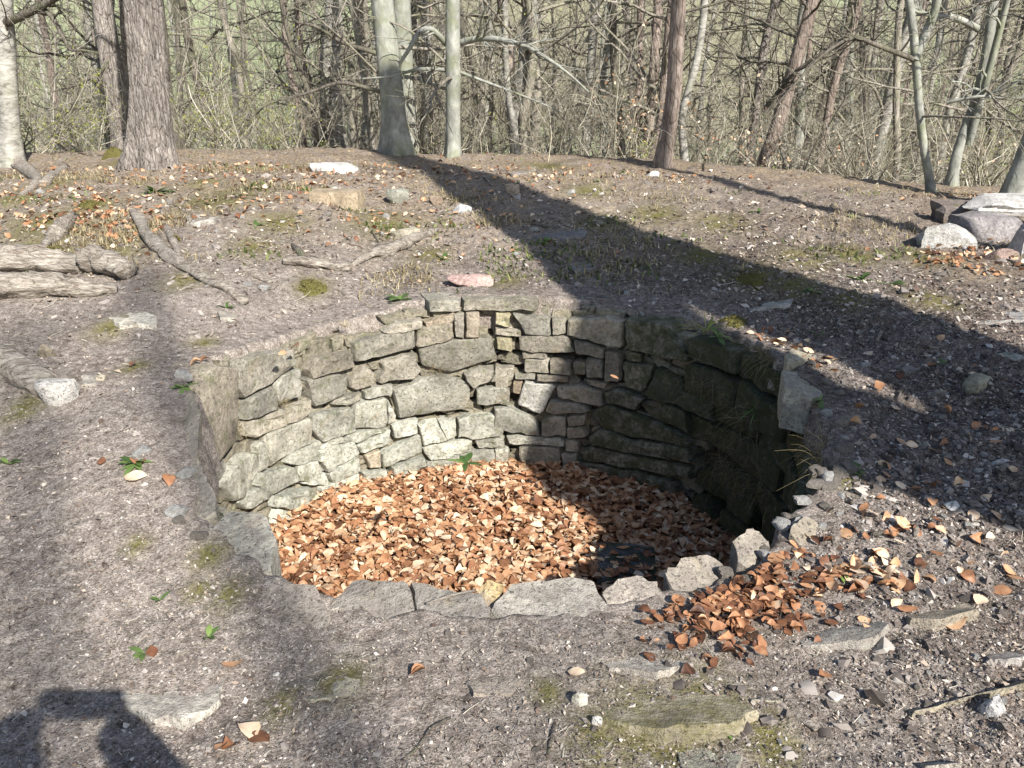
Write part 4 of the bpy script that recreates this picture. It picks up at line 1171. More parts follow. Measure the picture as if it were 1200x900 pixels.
shr = [('green_shrub', 'shrub with sprays of fresh yellow-green leaves at the pale edge tree', 30, 165, 10.6, 1.5, 14, 700, .016, 'bud'),
       ('green_shrub', 'low shrub budding green left of the thick furrowed tree', 100, 172, 11.4, 1.0, 14, 600, .014, 'bud'),
       ('green_shrub', 'budding bush right of the thick furrowed tree', 262, 178, 12.2, 1.3, 16, 1100, .015, 'bud'),
       ('green_shrub', 'low budding bush beneath the orange pine', 330, 180, 12.0, 1.0, 14, 700, .013, 'bud'),
       ('green_shrub', 'tuft of greenery at the foot of the touching beeches', 490, 186, 11.8, .6, 10, 300, .014, 'bud'),
       ('beech_sapling', 'sapling keeping pale dry leaves near the far white birch', 728, 192, 11.6, 1.6, 9, 240, .024, 'leaf'),
       ('beech_sapling', 'bush holding papery leaves right of the pinkish pine', 848, 204, 11.6, 1.3, 10, 140, .028, 'leaf'),
       ('beech_sapling', 'low twiggy sapling with a few bleached leaves before the rosy pine', 905, 210, 11.0, .8, 8, 80, .026, 'leaf'),
       ('beech_sapling', 'thin sapling with bleached leaves beyond the leaning pine', 985, 205, 11.2, .9, 7, 70, .026, 'leaf'),
       ('green_shrub', 'yellow-green budding bush behind the slim beeches', 1150, 215, 14, 2.2, 18, 1600, .016, 'bud'),
       ('green_shrub', 'high yellow-green budding bush past the kinked beech', 1030, 200, 17, 2.6, 16, 900, .016, 'bud'),
       ('green_shrub', 'small budding bush at the crest by the pinkish pine', 752, 198, 10.9, .5, 10, 260, .013, 'bud'),
       ('bare_bush', 'tangled bare bush between the single beech and the far birch', 650, 195, 12.0, 1.6, 22, 0, .02, 'leaf'),
       ('bare_bush', 'tangled bare bush left of the kinked beech', 1010, 212, 10.6, 1.2, 20, 30, .02, 'leaf'),
       ('bare_bush', 'dense bare bush behind the rock heap', 1160, 232, 10.0, 1.3, 24, 40, .024, 'leaf'),
       ('bare_bush', 'dense bare bush on the crest beside the rosy pine', 935, 208, 12.2, 1.5, 22, 20, .02, 'leaf'),
       ('bare_bush', 'airy bare bush at the crest between the beeches', 500, 190, 11.6, 1.3, 16, 0, .02, 'leaf')]
for i, (nm, lb, px, py, Y, hg, ns, nlf, ls, lm) in enumerate(shr):
    shrub(nm, lb, px, py, Y, hg, ns, None, nlf, ls, 500 + i, .55, 'shrubs along the crest', lm)

# ------------------------------------------------------------------ logs, roots and sticks
def ground_tube(name, label, cat, pts, radii, mat, seed=1, lift=.5, sides=12, knob=.12, K=None, capped=True, flat=1.0, group=None):
    Q = np.array([G(x, y)[:2] for x, y in pts]); n = len(Q)
    K = K or max(10, n * 5)
    tt = np.linspace(0, n - 1, K); k = np.minimum(tt.astype(int), n - 2); fr_ = (tt - k)[:, None]
    C = Q[k] * (1 - fr_) + Q[k + 1] * fr_
    for _ in range(2): C[1:-1] = .25 * C[:-2] + .5 * C[1:-1] + .25 * C[2:]
    Rr = np.interp(tt, np.arange(n), radii)
    if np.isscalar(lift): lift = [lift] * n
    z = height(C[:, 0], C[:, 1], False) + Rr * np.interp(tt, np.arange(n), lift)
    P = np.column_stack([C, z])
    a = np.arange(sides) * 2 * np.pi / sides
    s_ = tt[:, None] + 0 * a
    nz = fbm(np.cos(a)[None] * 1.6 + seed, np.sin(a)[None] * 1.6 + 0 * s_, s_ * 2.2 + seed, o=3, s=seed)
    R2 = Rr[:, None] * (1 + knob * 1.6 * nz)
    v, f = tubes(P[None], R2[None], sides)
    fs = [f]
    if capped:
        c0 = len(v); v = np.concatenate([v, P[:1], P[-1:]])
        i = np.arange(sides)
        fs.append(np.concatenate([np.column_stack([np.roll(i, -1), i, np.full(sides, c0)]),
                                  np.column_stack([i + (K - 1) * sides, np.roll(i, -1) + (K - 1) * sides, np.full(sides, c0 + 1)])]))
    c = P.mean(0)
    me = mesh_np(name, v - c, fs, M[mat], True)
    return link(name, me, None, label, cat, group, loc=c)

ground_tube('fallen_log', 'thick grey weathered log lying at the left edge', 'log', [(-90, 318), (-20, 318), (50, 318), (100, 320)], [.11, .11, .10, .07], 'wood', 3, .7, 22, .24, K=40)
ground_tube('fallen_log', 'paler split log with stripped bark in front of the grey log', 'log', [(-90, 352), (0, 350), (70, 347), (138, 343)], [.085, .085, .075, .02], 'wood', 5, .95, 20, .24, K=40)
ground_tube('stump', 'short dark broken root stub at the end of the logs', 'stump', [(105, 318), (130, 322), (153, 328)], [.09, .085, .065], 'wood', 7, 1.0, 14, .3)
ground_tube('rotten_log', 'reddish rotten log half sunk at the left edge', 'log', [(-70, 412), (0, 432), (60, 462)], [.10, .09, .06], 'wood', 9, .45, 14, .15)
ground_tube('tree_root', 'long twisting root running down the bank from the thick tree', 'root', [(150, 248), (165, 262), (178, 285), (200, 306), (230, 325), (262, 340), (288, 358)], [.03, .042, .048, .04, .030, .030, .022], 'wood', 11, .7, 10, .4)
ground_tube('tree_root', 'short side root beside the long twisting one', 'root', [(195, 268), (204, 285), (210, 303)], [.03, .032, .02], 'wood', 12, .4, 9, .15)
ground_tube('tree_root', 'gnarled root stub above the fallen logs', 'root', [(45, 302), (62, 286), (78, 270), (88, 256)], [.02, .045, .05, .03], 'wood', 13, 1.0, 10, .45)
ground_tube('tree_root', 'thick grey surface root curving in at the left edge', 'root', [(-40, 178), (0, 190), (30, 200), (48, 214), (25, 232)], [.09, .09, .07, .05, .03], 'wood', 14, .5, 12, .2)
ground_tube('tree_root', 'smooth root hump reaching from the pale edge tree', 'root', [(40, 216), (55, 218), (70, 204), (78, 196)], [.03, .05, .05, .03], 'wood', 15, .3, 10, .2)
ground_tube('dead_branch', 'bleached short branch lying on the bank, darker in its middle', 'branch', [(332, 312), (360, 313), (385, 317), (412, 318)], [.030, .042, .036, .030], 'wood', 16, .9, 10, .35)
ground_tube('dead_branch', 'grey crooked branch pointing up the bank', 'branch', [(414, 314), (440, 302), (458, 300), (480, 288), (512, 274)], [.02, .038, .05, .042, .025], 'wood', 17, 1.0, 10, .35)
ground_tube('dead_branch', 'bleached flake of wood among leaves on the bank', 'branch', [(283, 316), (300, 325), (318, 334)], [.02, .028, .015], 'wood', 18, .7, 8, .2)
ground_tube('dead_branch', 'dark broken chip of wood propped by the bleached branch', 'branch', [(343, 290), (350, 298), (356, 306)], [.02, .03, .025], 'dark', 19, .8, 8, .2)
ground_tube('stick', 'brown stick lying below the grey flat stone', 'stick', [(912, 836), (930, 842), (945, 850), (957, 860)], [.006, .010, .011, .009], 'wood', 20, .9, 8, .1)
ground_tube('stick', 'thin pale stick across the leaves under the rock heap', 'stick', [(1172, 305), (1190, 311), (1212, 316)], [.012, .014, .012], 'wood', 21, 1.2, 8, .1)
ground_tube('stick', 'thin dry stick bridging the gap in the front rim', 'stick', [(500, 716), (525, 708), (558, 700)], [.004, .005, .004], 'wood', 22, 6, 6, .1)
ground_tube('stick', 'slender twig near the lower edge of the bare soil', 'stick', [(470, 895), (490, 880), (505, 855), (528, 842)], [.003, .004, .004, .003], 'dark', 23, 1.0, 6, .1)
ground_tube('stick', 'dark thin twig below the mossy outcrop edge', 'stick', [(640, 895), (645, 872), (650, 850)], [.004, .005, .003], 'dark', 24, 1.0, 6, .1)

CH = np.random.default_rng(88)
for i in range(46):
    px, py = (CH.uniform(20, 640), CH.uniform(212, 345)) if i < 34 else (CH.uniform(880, 1190), CH.uniform(300, 640))
    c = G(px, py)
    if math.hypot(c[0] - PC[0], c[1] - PC[1]) < PR + .25: continue
    L = CH.uniform(6, 16); a = CH.uniform(0, 6.28); dx, dy = L * math.cos(a), L * .45 * math.sin(a)
    r_ = CH.uniform(.006, .013)
    o = ground_tube('wood_chip', 'bleached chip of wood lying loose on the ground', 'wood chip', [(px - dx, py - dy), (px, py + CH.normal(0, 1)), (px + dx, py + dy)], [r_ * .6, r_, r_ * .5], 'wood' if CH.random() < .7 else 'dark', 60 + i, 1.0, 6, .3, K=6, group='wood chips round the pit')
    if o.data.materials[0] == M['dark']: o['label'] = 'dark chip of bark lying loose on the ground'
# fine twigs, bark crumbs and pebbles: stuff
def scatter(n, rng, dens):
    out = []
    while sum(map(len, out)) < n:
        px = rng.uniform(-60, 1260, 8000); py = 195 + 720 * rng.random(8000)
        x, y = GV(px, py, 4)
        r = np.hypot(x - PC[0], y - PC[1])
        ok = (r > PR + .13) & (y < 11.5) & (rng.random(len(x)) < dens(x, y))
        out.append(np.column_stack([x, y])[ok])
    return np.concatenate(out)[:n]
KR = np.random.default_rng(41)
xy = scatter(4200, KR, lambda x, y: .35 + .65 * S(fbm(x * 1.5, y * 1.5, o=2, s=91), -.1, .4))
n = len(xy); a = KR.uniform(0, 2 * np.pi, n); dist = np.hypot(xy[:, 0], xy[:, 1])
ln = (KR.gamma(2.0, .011, n) + .01) * np.clip(dist / 3.5, .6, 2.2)
st = np.column_stack([xy, height(xy[:, 0], xy[:, 1]) + .004])
P_, R_ = grow(st, np.column_stack([np.cos(a), np.sin(a), KR.normal(.02, .08, n)]), ln, KR.uniform(.0007, .0018, n) * np.clip(dist / 3.5, .7, 2.2), 4, .18, 0, .6, KR)
P_[..., 2] = np.maximum(P_[..., 2], height(P_[..., 0].ravel(), P_[..., 1].ravel()).reshape(n, 4) + .0015)
v, f = tubes(P_, R_, 3)
link('twig_litter', mesh_np('twig_litter', v, [f], M['twig'], True, {'tint': np.repeat(np.clip(KR.normal(.5, .33, n), 0, 1), 12)}), label='fine dry twigs strewn over the trodden ground', kind='stuff')

ico_v = []
ph = (1 + 5 ** .5) / 2
ico_v = np.array([(-1, ph, 0), (1, ph, 0), (-1, -ph, 0), (1, -ph, 0), (0, -1, ph), (0, 1, ph), (0, -1, -ph), (0, 1, -ph), (ph, 0, -1), (ph, 0, 1), (-ph, 0, -1), (-ph, 0, 1)]) / 1.9
ico_f = np.array([(0, 11, 5), (0, 5, 1), (0, 1, 7), (0, 7, 10), (0, 10, 11), (1, 5, 9), (5, 11, 4), (11, 10, 2), (10, 7, 6), (7, 1, 8), (3, 9, 4), (3, 4, 2), (3, 2, 6), (3, 6, 8), (3, 8, 9), (4, 9, 5), (2, 4, 11), (6, 2, 10), (8, 6, 7), (9, 8, 1)])
def pebbles(xy, size, rng, name, label, mat, tint, flat=(.5, .9)):
    n = len(xy)
    s = np.column_stack([size, size * rng.uniform(.5, 1, n), size * rng.uniform(*flat, n)])
    v = (ico_v[None] + rng.normal(0, .27, (n, 12, 3))) * s[:, None]
    a = rng.uniform(0, 6.28, n); ca, sa = np.cos(a)[:, None], np.sin(a)[:, None]
    x = v[..., 0] * ca - v[..., 1] * sa; y = v[..., 0] * sa + v[..., 1] * ca
    z = v[..., 2] + x * rng.normal(0, .3, (n, 1))
    W_ = np.stack([x + xy[:, :1], y + xy[:, 1:], z + (height(xy[:, 0], xy[:, 1]) - size * .05)[:, None]], -1)
    f = (ico_f[None] + (np.arange(n) * 12)[:, None, None]).reshape(-1, 3)
    me = mesh_np(name, W_.reshape(-1, 3), [f], M[mat], True, {'tint': np.repeat(tint, 12)}); me.set_sharp_from_angle(angle=rad(42))
    link(name, me, label=label, kind='stuff')
xy = scatter(15000, KR, lambda x, y: .15 + .85 * np.clip(S(x, .7, 1.9) * (1 - S(y, 5, 7)) + .5 * S(y, 4.8, 6) + .25 * S(x, -.2, .6), 0, 1))
n = len(xy)
pebbles(xy, (KR.gamma(2.0, .0024, n) + .002) * np.clip(np.hypot(xy[:, 0], xy[:, 1]) / 3.5, .6, 1.6), KR, 'gravel', 'gravel and clods over the bare soil', 'pebble', np.clip(KR.beta(2, 2.6, n), 0, 1))
xy = scatter(13000, KR, lambda x, y: (1 - S(y, 2.6, 4.2)) * (.25 + .75 * S(fbm(x * 3, y * 3, o=3, s=95), -.2, .35)))
n = len(xy)
pebbles(xy, KR.gamma(1.6, .0011, n) + .0011, KR, 'soil_crumbs', 'crumbs of soil and grit on the trodden ground', 'pebble', np.clip(KR.beta(1.7, 2.0, n), 0, 1))
# flat scraps of bark and leaf
def scraps(xy, size, rng, name, label, mat, tint):
    n = len(xy); c = np.column_stack([xy, height(xy[:, 0], xy[:, 1]) + .006])
    a = rng.uniform(0, 6.28, n)
    d1 = np.column_stack([np.cos(a), np.sin(a), rng.normal(0, .35, n)]); d2 = np.column_stack([-np.sin(a), np.cos(a), rng.normal(0, .35, n)])
    s = size[:, None]; w = (size * rng.uniform(.25, .7, n))[:, None]
    up = np.column_stack([np.zeros(n), np.zeros(n), size * rng.uniform(0, .35, n)])
    v = np.stack([c - d1 * s, c - d2 * w + up, c + d1 * s, c + d2 * w + up], 1).reshape(-1, 3)
    i = np.arange(n)[:, None] * 4
    f = np.concatenate([i + np.array([[0, 1, 3]]), i + np.array([[1, 2, 3]])])
    link(name, mesh_np(name, v, [f], M[mat], False, {'tint': np.repeat(tint, 4)}), label=label, kind='stuff')
xy = scatter(22000, KR, lambda x, y: .12 + .88 * np.clip(1.1 * S(y, 5, 6.6) + .6 * S(x, .6, 1.6), 0, 1) * S(fbm(x * 2.2, y * 2.2, o=2, s=93), -.35, .3))
dd = np.clip(np.hypot(xy[:, 0], xy[:, 1]) / 4.5, .45, 2.2)
scraps(xy, (KR.gamma(2, .0030, len(xy)) + .0025) * dd, KR, 'bark_scraps', 'scraps of bark and broken leaf on the ground', 'scrap', np.clip(KR.beta(1.3, 1.3, len(xy)), 0, 1))
# loose clods on the dug bank right of the pit
def region(px0, py0, sx, sy, k):
    x, y = GV(KR.normal(px0, sx, k), np.maximum(KR.normal(py0, sy, k), 190))
    ok = np.hypot(x - PC[0], y - PC[1]) > PR + .16
    return np.column_stack([x, y])[ok]
xy = np.concatenate([region(1110, 500, 90, 55, 2600), region(1060, 620, 110, 55, 1600), region(1000, 800, 150, 60, 600)])
pebbles(xy, KR.gamma(1.0, .0052, len(xy)) + .002, KR, 'soil_clods', 'dark crumbly clods and stones on the bank right of the pit', 'pebble', np.clip(KR.beta(1.1, 1.9, len(xy)), 0, 1), (.35, .8))
# thin grass and seedlings over the bank and the crest
def blades(xy, L, w, rng, name, label, mat, tint):
    n = len(xy); a = rng.uniform(0, 6.28, n); z = height(xy[:, 0], xy[:, 1]) - .004
    b = np.column_stack([xy, z]); sd = np.column_stack([-np.sin(a), np.cos(a), 0 * a]) * (w / 2)[:, None]
    lean = rng.uniform(.2, 1.1, n); fw = np.column_stack([np.cos(a) * np.sin(lean), np.sin(a) * np.sin(lean), np.cos(lean)])
    mid = b + fw * (L * .55)[:, None]; tip = mid + (fw * np.array([1.2, 1.2, .35])) * (L * .5)[:, None]
    v = np.stack([b - sd, b + sd, mid + sd * .8, mid - sd * .8, tip], 1).reshape(-1, 3)
    i = np.arange(n)[:, None] * 5
    link(name, mesh_np(name, v, [i + np.array([[0, 1, 2, 3]]), i + np.array([[3, 2, 4]])], M[mat], False, {'tint': np.repeat(tint, 5)}), label=label, kind='stuff')
gd = lambda x, y: S(fbm(x * 1.3, y * 1.3, o=3, s=97), .0, .5) * np.clip(S(y, 5.0, 6.5), 0, 1) * (.35 + .65 * S(-x, -1, 2)) + .9 * S(y, 9.6, 10.6)
xy = scatter(9000, KR, gd); n = len(xy)
blades(xy, KR.uniform(.03, .11, n), KR.uniform(.004, .009, n), KR, 'dry_grass', 'thin dry grass over the bank and along the crest', 'drygrass', KR.random(n))
xy = scatter(1500, KR, lambda x, y: gd(x * 1.0 + 7, y) * S(fbm(x * 2.1, y * 2.1, o=2, s=98), .05, .4)); n = len(xy)
blades(xy, KR.uniform(.03, .09, n), KR.uniform(.008, .022, n), KR, 'green_seedlings', 'green seedlings and grass blades over the bank', 'seedling', KR.random(n))

# ------------------------------------------------------------------ fallen leaves
LR = np.random.default_rng(55)
def leaf_shape(rng, L=.072):
    """a curled beech leaf: 7 stations along, 3 across, pointed at both ends"""
    t = np.array([0, .12, .30, .50, .70, .88, 1.0]); w = np.array([.01, .15, .27, .31, .25, .12, .005]) * L * rng.uniform(.8, 1.25)
    rolled = rng.random() < .08
    curl = rng.normal(0, 1.7 if rolled else .7); fold = rng.uniform(.6, 1.3) if rolled else rng.uniform(-.25, .42); twist = rng.normal(0, .9 if rolled else .5); sway = rng.normal(0, .12)
    x = (t - .5) * L * (1 - .12 * abs(curl))
    zc = curl * (t - .5) ** 2 * L * .55
    v = []
    for i in range(7):
        for s in (-1, 0, 1):
            yy = s * w[i] * (1 - .25 * abs(fold)); z = zc[i] + abs(s) * w[i] * fold + rng.normal(0, .018) * L
            tw = twist * (t[i] - .5); v.append((x[i], yy * math.cos(tw) + sway * L * math.sin(3.14 * t[i]), z + yy * math.sin(tw)))
    f = []
    for i in range(6):
        for s in (0, 1):
            a = i * 3 + s; f.append((a, a + 3, a + 4, a + 1))
    return np.array(v), np.array(f)
LSH = [leaf_shape(LR) for _ in range(20)]
LF = LSH[0][1]
def rot_mats(n, rng, tiltamp):
    a = rng.uniform(0, 2 * np.pi, n); b = rng.normal(0, tiltamp, n); c = rng.normal(0, tiltamp, n)
    ca, sa, cb, sb, cc, sc = np.cos(a), np.sin(a), np.cos(b), np.sin(b), np.cos(c), np.sin(c)
    Z = np.zeros((n, 3, 3)); Z[:, 0, 0] = ca; Z[:, 0, 1] = -sa; Z[:, 1, 0] = sa; Z[:, 1, 1] = ca; Z[:, 2, 2] = 1
    X = np.zeros((n, 3, 3)); X[:, 0, 0] = 1; X[:, 1, 1] = cb; X[:, 1, 2] = -sb; X[:, 2, 1] = sb; X[:, 2, 2] = cb
    Yv = np.zeros((n, 3, 3)); Yv[:, 1, 1] = 1; Yv[:, 0, 0] = cc; Yv[:, 0, 2] = sc; Yv[:, 2, 0] = -sc; Yv[:, 2, 2] = cc
    return Z @ X @ Yv
def leaf_stuff(name, label, pos, scale, rng, tiltamp, tint):
    n = len(pos); k = rng.integers(0, len(LSH), n); base = np.stack([s[0] for s in LSH])[k]
    R3 = rot_mats(n, rng, tiltamp)
    tint = np.repeat(tint, 21) + rng.normal(0, .07, n * 21) - np.tile(np.where(np.arange(21) % 3 == 1, 0, .07), n) + np.tile(np.where(np.isin(np.arange(21), (0, 1, 2, 18, 19, 20)), -.08, 0), n)
    v = np.einsum('nij,nkj->nki', R3, base * scale[:, None, None]) + pos[:, None]
    f = (LF[None] + (np.arange(n) * 21)[:, None, None]).reshape(-1, 4)
    link(name, mesh_np(name, v.reshape(-1, 3), [f], M['leaf'], True, {'tint': np.clip(tint, 0, 1)}), label=label, kind='stuff')
n = 14000
r = PR * np.sqrt(LR.random(n)) * 1.0; t = LR.uniform(0, 2 * np.pi, n)
x = PC[0] + r * np.cos(t); y = PC[1] + r * np.sin(t)
keep = y > 3.0; x, y = x[keep], y[keep]; n = len(x)
z = floor_z(x, y) + LR.uniform(.0, .04, n)
leaf_stuff('leaf_litter', 'deep russet beech leaf litter covering the pit floor', np.column_stack([x, y, z]), LR.uniform(.38, 1.3, n), LR, .22, np.clip(LR.beta(2.6, 2.2, n) * 1.08 + .10, 0, 1.1))
LME = []
LTINT = np.linspace(.2, 1.0, 24)
for i in range(24):
    v, f = LSH[i % 20]; LME.append(mesh_np('dead_leaf', v, [f], M['leaf'], True, {'tint': np.clip(LTINT[i] + LR.normal(0, .06, 21) - np.where(np.arange(21) % 3 == 1, 0, .06), 0, 1)}))
def one_leaf(pos, sc, label, group, tl=.35):
    k = int(LR.integers(0, 15 if 'drift' in group else 24))
    look = 'dark russet' if LTINT[k] < .42 else ('tan-brown' if LTINT[k] < .72 else 'pale cream')
    o = link('dead_leaf', LME[k], None, label.format(look), 'leaf', group, loc=pos, rot=(LR.normal(0, tl), LR.normal(0, tl), LR.uniform(0, 6.28)))
    o.scale = (sc, sc, sc)
for i in range(170):
    r = PR * .95 * math.sqrt(LR.random()); t = LR.uniform(0, 6.283)
    x = PC[0] + r * math.cos(t); y = PC[1] + abs(r * math.sin(t)) - .15
    one_leaf((x, y, float(floor_z(x, y)) + LR.uniform(.05, .07)), LR.uniform(.8, 1.15), '{} curled leaf on top of the litter in the pit', 'leaves on the pit floor')
for q in range(9):
    one_leaf((.64 + LR.uniform(-.17, .17), 3.81 + LR.uniform(-.16, .16), FLOOR + .075), LR.uniform(.7, 1.0), '{} leaf lying on the dark fallen stone in the pit', 'leaves on the fallen stone', .15)
# drift of leaves on the near right rim
def gpx(px, py): return G(px, py)
px = LR.normal(868, 52, 620); py = LR.normal(700, 30, 620) - (px - 855) * .12
x, y = GV(px, py); ok = np.hypot(x - PC[0], y - PC[1]) > PR + .12; x, y = x[ok], y[ok]
dp = np.column_stack([x, y, height(x, y) + LR.uniform(.003, .022, len(x))])
leaf_stuff('leaf_drift', 'drift of brown leaves caught on the near right rim', dp[70:], LR.uniform(.3, .8, len(dp) - 70), LR, .32, np.clip(LR.beta(1.3, 2.6, len(dp) - 70), 0, 1))
for p in dp[:60]: one_leaf((p[0], p[1], p[2] + .008), LR.uniform(.6, .9), '{} leaf on the drift by the near right rim', 'leaves in the drift')
# under the rock heap and along the back
bp = []
for (px0, py0, sx, sy, k) in [(1140, 303, 45, 10, 170), (940, 425, 22, 12, 40), (600, 197, 330, 9, 700), (150, 262, 30, 8, 60), (330, 215, 130, 26, 420), (60, 235, 70, 26, 300), (110, 272, 40, 10, 120), (1050, 600, 90, 70, 110), (870, 400, 28, 10, 50), (1000, 680, 40, 16, 50), (500, 260, 120, 30, 120), (1170, 235, 40, 8, 90)]:
    x, y = GV(LR.normal(px0, sx, k), np.maximum(LR.normal(py0, sy, k), 188))
    ok = (np.hypot(x - PC[0], y - PC[1]) > PR + .14) & (y < 13)
    bp.append(np.column_stack([x, y, height(x, y) + LR.uniform(.006, .025, k)])[ok])
bp = np.concatenate(bp)
leaf_stuff('scattered_leaves', 'pale brown leaves strewn over the bank and crest', bp, LR.uniform(.5, 1.0, len(bp)), LR, .5, np.clip(LR.beta(2.0, 1.3, len(bp)) * 1.08, 0, 1))
for px, py, s in [(1112, 733, 1.5), (160, 562, 1.2), (200, 567, 1.1), (275, 788, .9), (290, 868, 1.0), (275, 880, .9), (305, 872, 1.0), (262, 885, .8), (180, 772, .6), (1075, 628, .9),
                  (1100, 655, .8), (1085, 680, .9), (1150, 712, .8), (1145, 430, 1.0), (1100, 405, 1.0), (1165, 528, .8), (1018, 745, .8), (163, 545, .9), (155, 432, .8), (240, 425, .9),
                  (345, 408, .9), (330, 415, .9), (675, 790, .7), (490, 795, .6), (720, 445, .6), (1050, 480, .8), (1180, 510, .8), (1110, 550, .7), (965, 795, .8), (230, 430, .8), (120, 545, .7),
                  (705, 355, .9), (725, 298, .8), (490, 302, .9), (600, 300, .8), (560, 270, .8), (450, 330, .8), (1020, 415, .9), (1090, 432, .9), (860, 725, .9), (905, 712, .9)]:
    c = gpx(px, py); one_leaf((c[0], c[1], H1(c[0], c[1]) + .014), s * LR.uniform(.9, 1.15), '{} single leaf lying on bare ground', 'single leaves on bare ground', .25)

# ------------------------------------------------------------------ small green plants, grass and moss
PRG = np.random.default_rng(66)
def rosette(rng, n=9, L=.09, w=.028, upr=.5, seg=4):
    vs = []; fs = []; o = 0; tn = []
    for i in range(n):
        a = rng.uniform(0, 6.28); l = L * rng.uniform(.6, 1.15); ww = w * rng.uniform(.7, 1.2); e = rng.normal(upr, .22)
        t = np.linspace(0, 1, seg + 1); rr = l * t * math.cos(e) ; zz = l * t * math.sin(e) - l * .35 * t ** 2
        wd = ww * np.sin(np.pi * np.clip(t * .93 + .05, 0, 1)) * .5
        for k in range(seg + 1):
            for s in (-1, 1):
                vs.append((rr[k] * math.cos(a) - s * wd[k] * math.sin(a), rr[k] * math.sin(a) + s * wd[k] * math.cos(a), zz[k] + .004))
        for k in range(seg): fs.append((o + 2 * k, o + 2 * k + 2, o + 2 * k + 3, o + 2 * k + 1))
        o += 2 * (seg + 1); tn += [rng.uniform(.2, 1)] * (2 * (seg + 1))
    return np.array(vs), np.array(fs), np.array(tn)
def plant(px, py, L, n, label, mat='herb', w=.3, upr=.5, cat='plant', name='leafy_plant', group=None, pos=None):
    c = gpx(px, py) if pos is None else pos
    v, f, t = rosette(PRG, n, L, L * w, upr)
    z = H1(c[0], c[1]) if pos is None else pos[2]
    return link(name, mesh_np(name, v, [f], M[mat], True, {'tint': t}), None, label, cat, group, loc=(c[0], c[1], z))
for px, py, L, n, lb in [(182, 228, .20, 16, 'lush bright green leafy plant at the foot of the thick furrowed tree'), (470, 352, .13, 8, 'dark green broad-leaved plant at the pit edge near the pink stone'),
                         (962, 470, .11, 4, 'broad-leaved sprout beside the grey rim stone'), (545, 545, .10, 6, 'bright weed at the foot of the lit wall'), (985, 675, .07, 7, 'tiny green plant in the leaf drift'),
                         (1005, 552, .07, 8, 'small weed in the gravelly bank right of the pit'), (170, 772, .06, 6, 'small weed near the worn pale stone'), (245, 750, .06, 6, 'little weed by the moss beside the pit'),
                         (188, 706, .05, 5, 'tiny green sprout on the trodden ground'), (850, 860, .05, 5, 'little green shoots by the mossy outcrop'), (160, 545, .09, 10, 'clump of green leaves with dead leaves left of the pit'),
                         (265, 362, .08, 7, 'small green plant near the root end'), (950, 345, .10, 9, 'green sprouts behind the pit in the shade'), (1010, 328, .13, 10, 'leafy green weed on the trodden bank before the rock heap'),
                         (1045, 335, .10, 9, 'low green weed next to the leafy one before the heap'), (1100, 430, .08, 6, 'small green rosette in the dark soil'), (890, 250, .12, 9, 'pale green tuft on the far bare ground'),
                         (520, 305, .10, 9, 'green plant between the dead branch and the pink stone'), (640, 285, .10, 9, 'green weed at the dark slab in the shadow'), (730, 205, .10, 9, 'green weed on the crest'),
                         (10, 545, .06, 8, 'small weeds at the left edge of the path'), (215, 455, .08, 10, 'green sprig among dead leaves beside the tall slab'), (1000, 258, .12, 9, 'light green tuft on the far right bank'),
                         (300, 265, .10, 8, 'green weed on the bank below the tan block'), (960, 395, .08, 6, 'green sprout on the mossy rim stone'), (700, 215, .08, 7, 'small green clump on the far ground by the crest')]:
    plant(px, py, L, n, lb)
def tuft(px, py, L, n, label, mat='drygrass', pos=None, upr=.8):
    return plant(px, py, L, n, label, mat, .035, upr, 'grass', 'grass_tuft', 'grass tufts about the pit', pos)
def wallpos(px, py, out=.05):
    t, z = cyl(px, py); t = rad(t); return (PC[0] + (PR - out) * math.cos(t), PC[1] + (PR - out) * math.sin(t), z)
for px, py, L, n, lb in [(325, 470, .12, 40, 'straw-coloured grass tuft growing from the left wall joints'), (512, 432, .10, 30, 'grass tuft in the joint over the largest wall block'),
                         (275, 500, .12, 26, 'dry grass beside the tall upright slab'), (690, 490, .10, 26, 'green-brown grass where the lit wall meets the shade'), (880, 490, .30, 46, 'long hanging grass in the dark corner of the pit'),
                         (850, 540, .28, 46, 'drooping dry grass below the dark corner'), (895, 560, .24, 40, 'trailing grass under the right rim'), (815, 440, .22, 30, 'wispy grass hanging from the shaded rim')]:
    p0 = np.array(wallpos(px, py, .02)); k = n if px < 780 else n * 2
    inw = np.array([PC[0] - p0[0], PC[1] - p0[1], 0]); inw /= np.linalg.norm(inw)
    wid = .02 if px < 780 else .10
    tng = np.array([-inw[1], inw[0], 0])
    st = PRG.normal(0, wid, (k, 1)) * tng + np.array([0, 0, 1.]) * PRG.normal(0, wid * .5, (k, 1))
    di = inw * PRG.uniform(.2, 1, (k, 1)) + tng * PRG.normal(0, .5, (k, 1)) + np.array([0, 0, 1.]) * PRG.normal(.25, .5, (k, 1))
    P_, R_ = grow(st, di, L * PRG.uniform(.35, 1.0, k), PRG.uniform(.0008, .0014, k), 6, .12, -.22, .4, PRG)
    v, f = tubes(P_, R_, 3)
    link('grass_tuft', mesh_np('grass_tuft', v, [f], M['drygrass'], True, {'tint': np.repeat(np.clip(PRG.normal(.35, .3, k), 0, 1), 18)}), None, lb, 'grass', 'grass tufts about the pit', loc=p0)
tuft(0, 0, .22, 34, 'fresh green grass clump hanging over the shaded rim', 'bud', (PC[0] + PR * math.cos(rad(36)), PC[1] + PR * math.sin(rad(36)), .15), .5)
plant(0, 0, .12, 8, 'leafy green plant on the shaded rim', 'herb', pos=(PC[0] + PR * math.cos(rad(32)), PC[1] + PR * math.sin(rad(32)), .14))
tuft(0, 0, .16, 40, 'dark green grass growing out of the shaded wall', 'herb', wallpos(895, 480, .05), .4)
